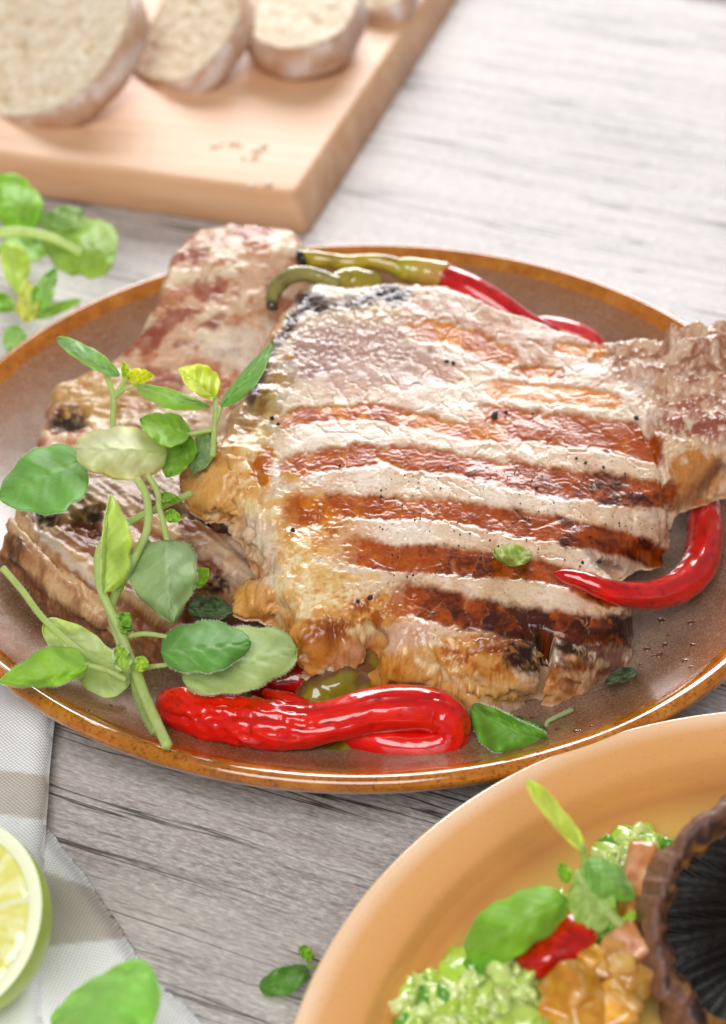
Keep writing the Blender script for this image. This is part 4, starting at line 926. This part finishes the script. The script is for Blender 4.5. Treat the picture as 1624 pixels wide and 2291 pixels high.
# ---------------------------------------------------------------- napkin
MC = m_cloth()
def stripe_col(t, cuts):
    c = np.tile(lin('#f0eeed'), (len(t), 1))
    for a, b in cuts: c = mixc(c, lin('#b5a89e'), sm(a-.0006, a+.0006, t)*(1-sm(b-.0006, b+.0006, t)))
    return c
def napkin():
    root = thing('napkin', W(60, 1950, 0), 'folded white linen napkin with wide beige stripes under the lime', 'napkin')
    # lower layer
    out = [(60,1800),(100,1828),(135,1880),(190,1945),(250,2035),(310,2130),(370,2200),(430,2255),(490,2330),(520,2420),(0,2450),(-250,2350),(-200,1900),(-60,1700)]
    poly = catmull([W(x, y, .003)[:2] for x, y in out], 6, True)
    x, y, d, F = slab(poly, .0012, .0002, 6, 71); X, Y = x*1000, y*1000
    z = .0008+.0026*sm(0, .006, d)+.0022*fbm(X/28, Y/28, 0., 72, 3)*sm(0, .02, d)+.0014*sm(0,.004,d)
    px, py = PX(np.stack([x, y, z], -1))
    o0 = W(150, 1900, 0)[:2]; o1 = W(240, 2010, 0)[:2]
    a = math.radians(-60); t = (x-o0[0])*math.cos(a)+(y-o0[1])*math.sin(a); s = -(x-o0[0])*math.sin(a)+(y-o0[1])*math.cos(a)
    # stripes run roughly across the picture, sloping down to the right
    q = (py-1985)-(px-200)*.35
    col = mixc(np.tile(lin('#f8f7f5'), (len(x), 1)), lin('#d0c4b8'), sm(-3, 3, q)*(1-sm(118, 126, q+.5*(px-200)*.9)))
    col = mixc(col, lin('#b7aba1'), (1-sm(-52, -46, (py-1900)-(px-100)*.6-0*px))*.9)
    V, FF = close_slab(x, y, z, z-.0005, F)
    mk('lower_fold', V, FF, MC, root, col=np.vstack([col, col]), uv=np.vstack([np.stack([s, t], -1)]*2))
    # upper layer with a rounded fold along its right edge
    out = [(118,1560),(118,1600),(108,1700),(104,1780),(98,1850),(95,1950),(93,2080),(92,2200),(88,2330),(80,2420),(-250,2420),(-250,1700),(-150,1480),(40,1480),(105,1520)]
    poly = catmull([W(x, y, .008)[:2] for x, y in out], 6, True)
    x, y, d, F = slab(poly, .0011, .0001, 6, 73); X, Y = x*1000, y*1000
    e = 1-np.clip(d/.005, 0, 1); z = .0045+.0045*np.sqrt(np.clip(1-e*e, 0, 1))+.0016*fbm(X/22, Y/40, 0., 74, 3)*sm(0, .012, d)
    px, py = PX(np.stack([x, y, z], -1)); q = py-1722-(px)*.12
    z = np.where(py < 1600, z-.004*sm(1600, 1500, py), z)
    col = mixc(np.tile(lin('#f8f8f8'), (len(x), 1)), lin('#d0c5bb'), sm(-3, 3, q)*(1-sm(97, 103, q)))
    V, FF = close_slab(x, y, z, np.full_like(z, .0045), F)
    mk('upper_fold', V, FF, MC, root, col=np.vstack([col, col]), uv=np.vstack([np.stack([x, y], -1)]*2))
napkin()

# ---------------------------------------------------------------- lime
def lime():
    n = np.array([-.30, -.42, .86]); n /= np.linalg.norm(n); e1 = np.cross([0, 1., 0], n); e1 /= np.linalg.norm(e1); e2 = np.cross(n, e1)
    R = .0245; C = W(-116, 2058, .0320)
    root = thing('lime_half', C-np.array([0, 0, R]), 'cut lime half on the napkin at the left edge, juicy face up', 'lime')
    seg = 96; a = np.arange(seg)/seg*2*np.pi; rows = []
    for th in np.linspace(0, math.pi/2*.98, 26): rows.append(C+R*math.cos(th)*(e1*np.cos(a)[:, None]+e2*np.sin(a)[:, None])-n*R*1.02*math.sin(th))
    V = np.concatenate(rows); F = [grid_faces(26, seg, True)[:, ::-1], np.array([[25*seg+i for i in range(seg)]])]
    mk('peel', V, F, m_lime('peel'), root)
    rr = [(1.0, 0), (.975, .0004), (.93, .0006), (.87, .0004)]; V = np.concatenate([C+R*r*(e1*np.cos(a)[:, None]+e2*np.sin(a)[:, None])+n*z for r, z in rr])
    mk('pith', V, grid_faces(len(rr), seg, True), m_lime('pith'), root)
    nr = 40; rad = np.linspace(.87, 0.01, nr); A, RR = np.meshgrid(a, rad); wd_ = np.abs(((A/(2*np.pi)*10) % 1)-.5)*2; mem = sm(.93, .98, wd_+.02/(RR+.05)*.2)
    st = fbm(A*16, RR*5, 0., 5, 3); h = .0004-.0007*mem*0+.0006*(1-mem)*sm(.87, .82, RR)+.0003*st
    V = (C+R*RR[..., None]*(e1*np.cos(A)[..., None]+e2*np.sin(A)[..., None])+n*h[..., None]).reshape(-1, 3)
    c = mixc(np.tile(lin('#e9e27a'), (len(V), 1)), lin('#f6f2b4'), sm(-.2, .6, st).ravel()); c = mixc(c, lin('#f4f3cf'), mem.ravel())
    mk('flesh', V, grid_faces(nr, seg, True), m_lime('flesh'), root, col=c)
lime()

# ---------------------------------------------------------------- food on the ochre plate
def blobmesh(cen, r, sc=(1, 1, 1), seed=0, rough=.25, box=2.0, rot=None, nu=18, nv=12, fr=1.5):
    th = np.linspace(0.02, math.pi-.02, nv); ph = np.arange(nu)/nu*2*np.pi; T, Pp = np.meshgrid(th, ph, indexing='ij')
    d = np.stack([np.sin(T)*np.cos(Pp), np.sin(T)*np.sin(Pp), np.cos(T)], -1)
    k = (np.abs(d)**box).sum(-1)**(-1/box); n = fbm(d[..., 0]*fr+seed*3.1, d[..., 1]*fr, d[..., 2]*fr+.01, seed, 3)
    P = d*(k*(1+rough*n))[..., None]*r*np.array(sc)
    if rot is None: rot = (0, 0, 0)
    Rm = np.array(__import__('mathutils').Euler(rot).to_matrix()); P = P.reshape(-1, 3)@Rm.T+cen
    return P, [grid_faces(nv, nu, True), np.array([[i for i in range(nu)][::-1]]), np.array([[(nv-1)*nu+i for i in range(nu)]])]
def green_mash():
    V = []; Q = []; c = []; off = 0
    base_spots = [(1030,2275,.016,.013),(1130,2245,.018,.016),(1170,2300,.018,.014),(1435,1925,.020,.010),(1340,2075,.016,.011)]
    for bi, (bx, by, bz, br) in enumerate(base_spots):
        v, f = blobmesh(W(bx, by, bz), br, (1.1, 1, .5), 300+bi, .25, 2.2, None, 40, 24, 3); Q.append((v, [f[0]+off, f[1]+off, f[2]+off])); off += len(v); c.append(np.tile(lin('#aac83e'), (len(v), 1)))
    reg = [((1030,2260,.022), .015, .0075, 170), ((1130,2225,.024), .016, .009, 210), ((1160,2290,.024), .018, .010, 120), ((1430,1915,.026), .010, .006, 90), ((1330,2060,.022), .012, .006, 60), ((975,2285,.018), .006, .003, 30), ((1450,2090,.02), .012, .006, 40)]
    for (p, R, hz, k) in reg:
        C = W(*p)
        for i in range(k):
            a = RNG.uniform(0, 6.283); q = R*math.sqrt(RNG.random()); zz = p[2]-.006+hz*(1-(q/R)**2)*RNG.random()**.3
            P = np.array([C[0]+q*math.cos(a), C[1]+q*math.sin(a), zz]); r = RNG.uniform(.0012, .0036)
            v, f = blobmesh(P, r, (1.4, .9, .5), int(RNG.integers(1e4)), .45, 5, RNG.uniform(0, 3, 3), 10, 7)
            Q.append((v, [g+off for g in f])); off += len(v)
            t = RNG.random(); cc = lin('#aecb46')*(1-t)+lin('#dfe8a0')*t if RNG.random() > .12 else lin('#5c9c24'); c.append(np.tile(cc, (len(v), 1)))
    V = np.concatenate([q[0] for q in Q]); F4 = np.concatenate([q[1][0] for q in Q]); F10 = np.concatenate([g for q in Q for g in q[1][1:] if g.shape[1] == 10]); F40 = np.concatenate([g for q in Q for g in q[1][1:] if g.shape[1] == 40])
    o = mk('chopped_greens', V, [F4, F10, F40], M_VEG, None, col=np.concatenate(c)); tag(o, 'chopped wet light green salad heaped on the ochre plate', 'salad', None, 'stuff')
green_mash()
PIECES = [
 ((1305,2275,.027), .0058, (1.0, .9, .9), (.5, .2, .3), '#e2a436', 'golden potato cube in the gap between the two front cubes'),
 ((1392,2248,.028), .0048, (.9, 1.1, .8), (.2, .6, .9), '#dca648', 'small golden cube wedged under the mushroom rim near the bottom edge'),
 ((1318,2150,.031), .0042, (1.0, .8, .9), (.1, .3, 1.0), '#e0a63c', 'tiny golden cube right behind the tall one, below the chili piece'),
 ((1385,2160,.031), .0042, (1.1, .8, .8), (.4, .2, .2), '#dcae5c', 'tiny pale cube between the pinkish cube and the golden heap'),
 ((1278,2215,.030), .0068, (1.0, 1.0, 1.0), (.3, .5, .6), '#e2a22c', 'tall golden potato cube standing beside the red chili piece'),
 ((1248,2262,.026), .0062, (1.1, .9, .8), (.1, .3, 1.2), '#e0a030', 'leftmost golden potato cube against the green salad'),
 ((1352,2268,.026), .0068, (1.2, 1.0, .8), (.2, -.4, .4), '#e3aa44', 'large potato cube at the bottom edge, left of the mushroom'),
 ((1362,2150,.030), .0048, (.8, 1.3, .9), (.4, .1, -.4), '#d9ac62', 'small pale potato piece above the golden cube pair'),
 ((1410,2205,.028), .0052, (1.3, .8, .9), (-.2, .3, .7), '#d8a850', 'small potato cube touching the mushroom rim'),
 ((1325,2195,.026), .0045, (1, 1, 1), (.6, .2, .2), '#cf9232', 'dark golden potato cube half hidden behind the others'),
 ((1385,2290,.022), .005, (1, 1, 1), (.6, .2, .2), '#cc9a46', 'potato piece at the very bottom edge beside the mushroom'),
 ((1412,2115,.031), .0058, (.8, 1.0, .9), (.3, -.5, .3), '#dfa080', 'pinkish roasted vegetable cube below the herb stem'),
 ((1438,1960,.033), .0075, (.6, 1.25, .8), (.3, -.3, -.35), '#dc9c72', 'long salmon-coloured root vegetable stick behind the herb sprig'),
 ((1430,2045,.026), .0050, (1, 1, .8), (.3, .3, .2), '#d0923a', 'orange vegetable cube just left of the mushroom rim'),
]
for i, (p, r, sc_, rot, cl, lab) in enumerate(PIECES):
    C = W(*p); r = r*.80; v, f = blobmesh(C, r, sc_, 40+i, .07, 9, rot, 36, 24, .9)
    X = (v-C)*1000; nn = fbm(X[:, 0]/3, X[:, 1]/3, X[:, 2]/3, i, 3); cl2 = lin(cl)*(.85, 1.08, 1.25, .95)[i % 4]; c = mixc(np.tile(cl2, (len(v), 1)), lin('#a85c14'), sm(.1, .8, nn)*.6); c = mixc(c, lin('#b8701c'), sm(.75, 1.05, np.abs(v-C).max(1)/r)*.5); c = mixc(c, lin('#edcf9a'), sm(.1, .8, -nn)*.5)
    o = mk('vegetable_cube', v, f, M_VEG, None, col=c); tag(o, lab, 'vegetable', 'roasted vegetable cubes on the ochre plate')
ch = tube('chili_slice', [(1165,2155,.026),(1185,2135,.030),(1215,2140,.031),(1250,2125,.032),(1280,2095,.033),(1300,2068,.033),(1318,2062,.032)], [.002,.0046,.0052,.0052,.0052,.0042,.002], M_CHILI, None, red_skin('#c01408', '#8a0a06', '#d83a12', 14), 8, 26, .8, wrinkle(.12, 90, 6))
tag(ch, 'short glossy red chili piece under the broad leaf on the ochre plate', 'chili pepper')
s9 = thing('oregano_sprig', W(1300, 2000, .02), 'oregano sprig with one upright narrow leaf on the ochre plate', 'herb sprig', 'oregano sprigs')
stem(s9, [(1398,2078,.034), (1350,2030,.038), (1305,1975,.042), (1290,1950,.044)], .0014, .0010, '#c5d58e', hair=False)
stem(s9, [(1300,1965,.042), (1308,1930,.046), (1300,1890,.052)], .0010, .0008, '#bfd184', hair=False)
leaf(s9, (1308,1905,.050), (1176,1745,.064), 14, 26, '#a9c84e', bend=3, lift=.002, zl=.004, zr=-.004, seed=61, shape=(.5,.5))
leaf(s9, (1268,2010,.040), (1046,2142,.030), 62, 66, '#73aa2e', bend=-8, lift=.008, zl=-.007, zr=-.004, seed=62, shape=(.42, .4))
leaf(s9, (1300,1960,.042), (1330,2090,.034), 60, 40, '#8db268', lift=.002, seed=63, shape=(.45, .5), under=True)
leaf(s9, (1310,1925,.046), (1420,2010,.036), 34, 44, '#76aa5c', lift=.006, zl=-.003, zr=-.006, seed=64)
leaf(s9, (1270,1975,.042), (1252,1930,.046), 14, 18, '#7fb02f', seed=65)
leaf(s9, (1395,2075,.034), (1330,2120,.028), 24, 20, '#5f9a2c', seed=66)
leaf(s9, (1395,2070,.034), (1420,2040,.036), 12, 12, '#9cc43c', seed=67)

def mushroom():
    n = np.array([.10, -.62, .78]); n /= np.linalg.norm(n); P0 = W(1470, 2050, .040)
    rim = [(1700,1745),(1624,1790),(1545,1845),(1500,1905),(1472,1960),(1455,2020),(1450,2090),(1458,2150),(1470,2210),(1500,2260),(1540,2310),(1620,2370),(1760,2400),(1900,2330),(1980,2180),(1990,2000),(1920,1850),(1810,1760)]
    P = np.array([RP(x, y, P0, n) for x, y in rim]); cen = P.mean(0); e1 = np.cross([0, 0, 1.], n); e1 /= np.linalg.norm(e1); e2 = np.cross(n, e1)
    q = catmull(np.stack([(P-cen)@e1, (P-cen)@e2], -1), 12, True); k = len(q); ang = np.arange(k)
    root = thing('mushroom_cap', cen-n*.02, 'big dark grilled mushroom cap, gills up, at the right edge', 'mushroom')
    def ringp(f, h, jag=0., sd=0):
        j = 1+jag*fbm(ang/7., np.full(k, sd*3.3), 0., sd, 4); a = q*(f*j)[:, None] if np.ndim(j) else q*f
        hh = h+.0012*fbm(ang/9., np.full(k, f*4.), 0., 55, 3); return cen+e1*a[:, :1]+e2*a[:, 1:]+n*hh[:, None]
    # cap: from inner lip outwards, over the rim and down the outside
    prof = [(.68, -.0080), (.72, -.0060), (.76, -.0030), (.81, -.0004), (.87, .0016), (.93, .0018), (.98, .0004), (1.0, -.002), (1.015, -.006), (1.0, -.011), (.93, -.017), (.75, -.023), (.4, -.027), (.02, -.028)]
    V = np.concatenate([ringp(f, h, .07 if f > .66 else 0, i//4) for i, (f, h) in enumerate(prof)]); s = np.repeat(np.arange(len(prof)), k)
    A = np.tile(ang, len(prof)); nn = fbm(A/6., s*.6, 0., 77, 4)
    c = mixc(np.tile(lin('#6b4636'), (len(V), 1)), lin('#3a2624'), sm(-.2, .4, nn)*(s < 5)+.35*sm(-.2, .4, nn)*(s >= 5)); c = mixc(c, lin('#9c7054'), sm(4, 7, s)*.6); c = mixc(c, lin('#b07f58'), (sm(.1, .5, fbm(A/14., s*.35, 0., 79, 3))*((s < 4) | (s > 6))*.75)); c = mixc(c, lin('#c98c48'), sm(.25, .5, fbm(A/10., s*.5, 0., 82, 2))*(s < 3)*.9)
    mk('cap', V, grid_faces(len(prof), k, True)[:, ::-1], M_MUSH, root, col=c)
    # gills
    km = M('gill_flesh'); v = km.coord(); km.set(Base_Color=L4('#0e0a09'), Roughness=.3, Specular_IOR_Level=.3, Coat_Weight=.25, Coat_Roughness=.05, Normal=km.bump(km.noise(v, 500, 3), .5, .0005))
    V = ringp(.86, -.0075); V = np.concatenate([ringp(f, h) for f, h in ((.78, -.008), (.6, -.012), (.3, -.014), (.02, -.013))])
    mk('gill_bed', V, grid_faces(4, k, True), km.m, root)
    V = []; F = []; ng = 170
    for g in range(ng):
        u = g/ng*k; i = int(u) % k; fq = q[i]*(1-(u-int(u)))+q[(i+1) % k]*(u-int(u)); nx_ = np.array([-fq[1], fq[0]]); nx_ /= np.linalg.norm(nx_); b = len(V); m_ = 12
        f0 = .77; f1 = .1
        for j in range(m_):
            f = f0+(f1-f0)*j/(m_-1); wv = .0003*math.sin(j*.9+g*1.3)+.0011*math.sin(g*.21+j*.5)
            hb = -.008-.006*(1-(f/.77)**2); ht = hb+.0050*math.sin(min(1, (j+.3)/m_*1.3)*math.pi*.8)
            for hh, ww in ((hb, .0004), (ht, .00022), (ht, -.00022), (hb, -.0004)):
                a = fq*f+np.array([.016, 0])*(.77-f)*2+nx_*(wv+ww); V.append(cen+e1*a[0]+e2*a[1]+n*hh)
            if j:
                for r in range(3): F.append((b+(j-1)*4+r, b+(j-1)*4+r+1, b+j*4+r+1, b+j*4+r))
    o = mk('gills', np.array(V), np.array(F), km.m, root); o['kind'] = 'stuff'
mushroom()
crumbs()
for o in bpy.data.objects:
    if '_w' in o: del o['_w']
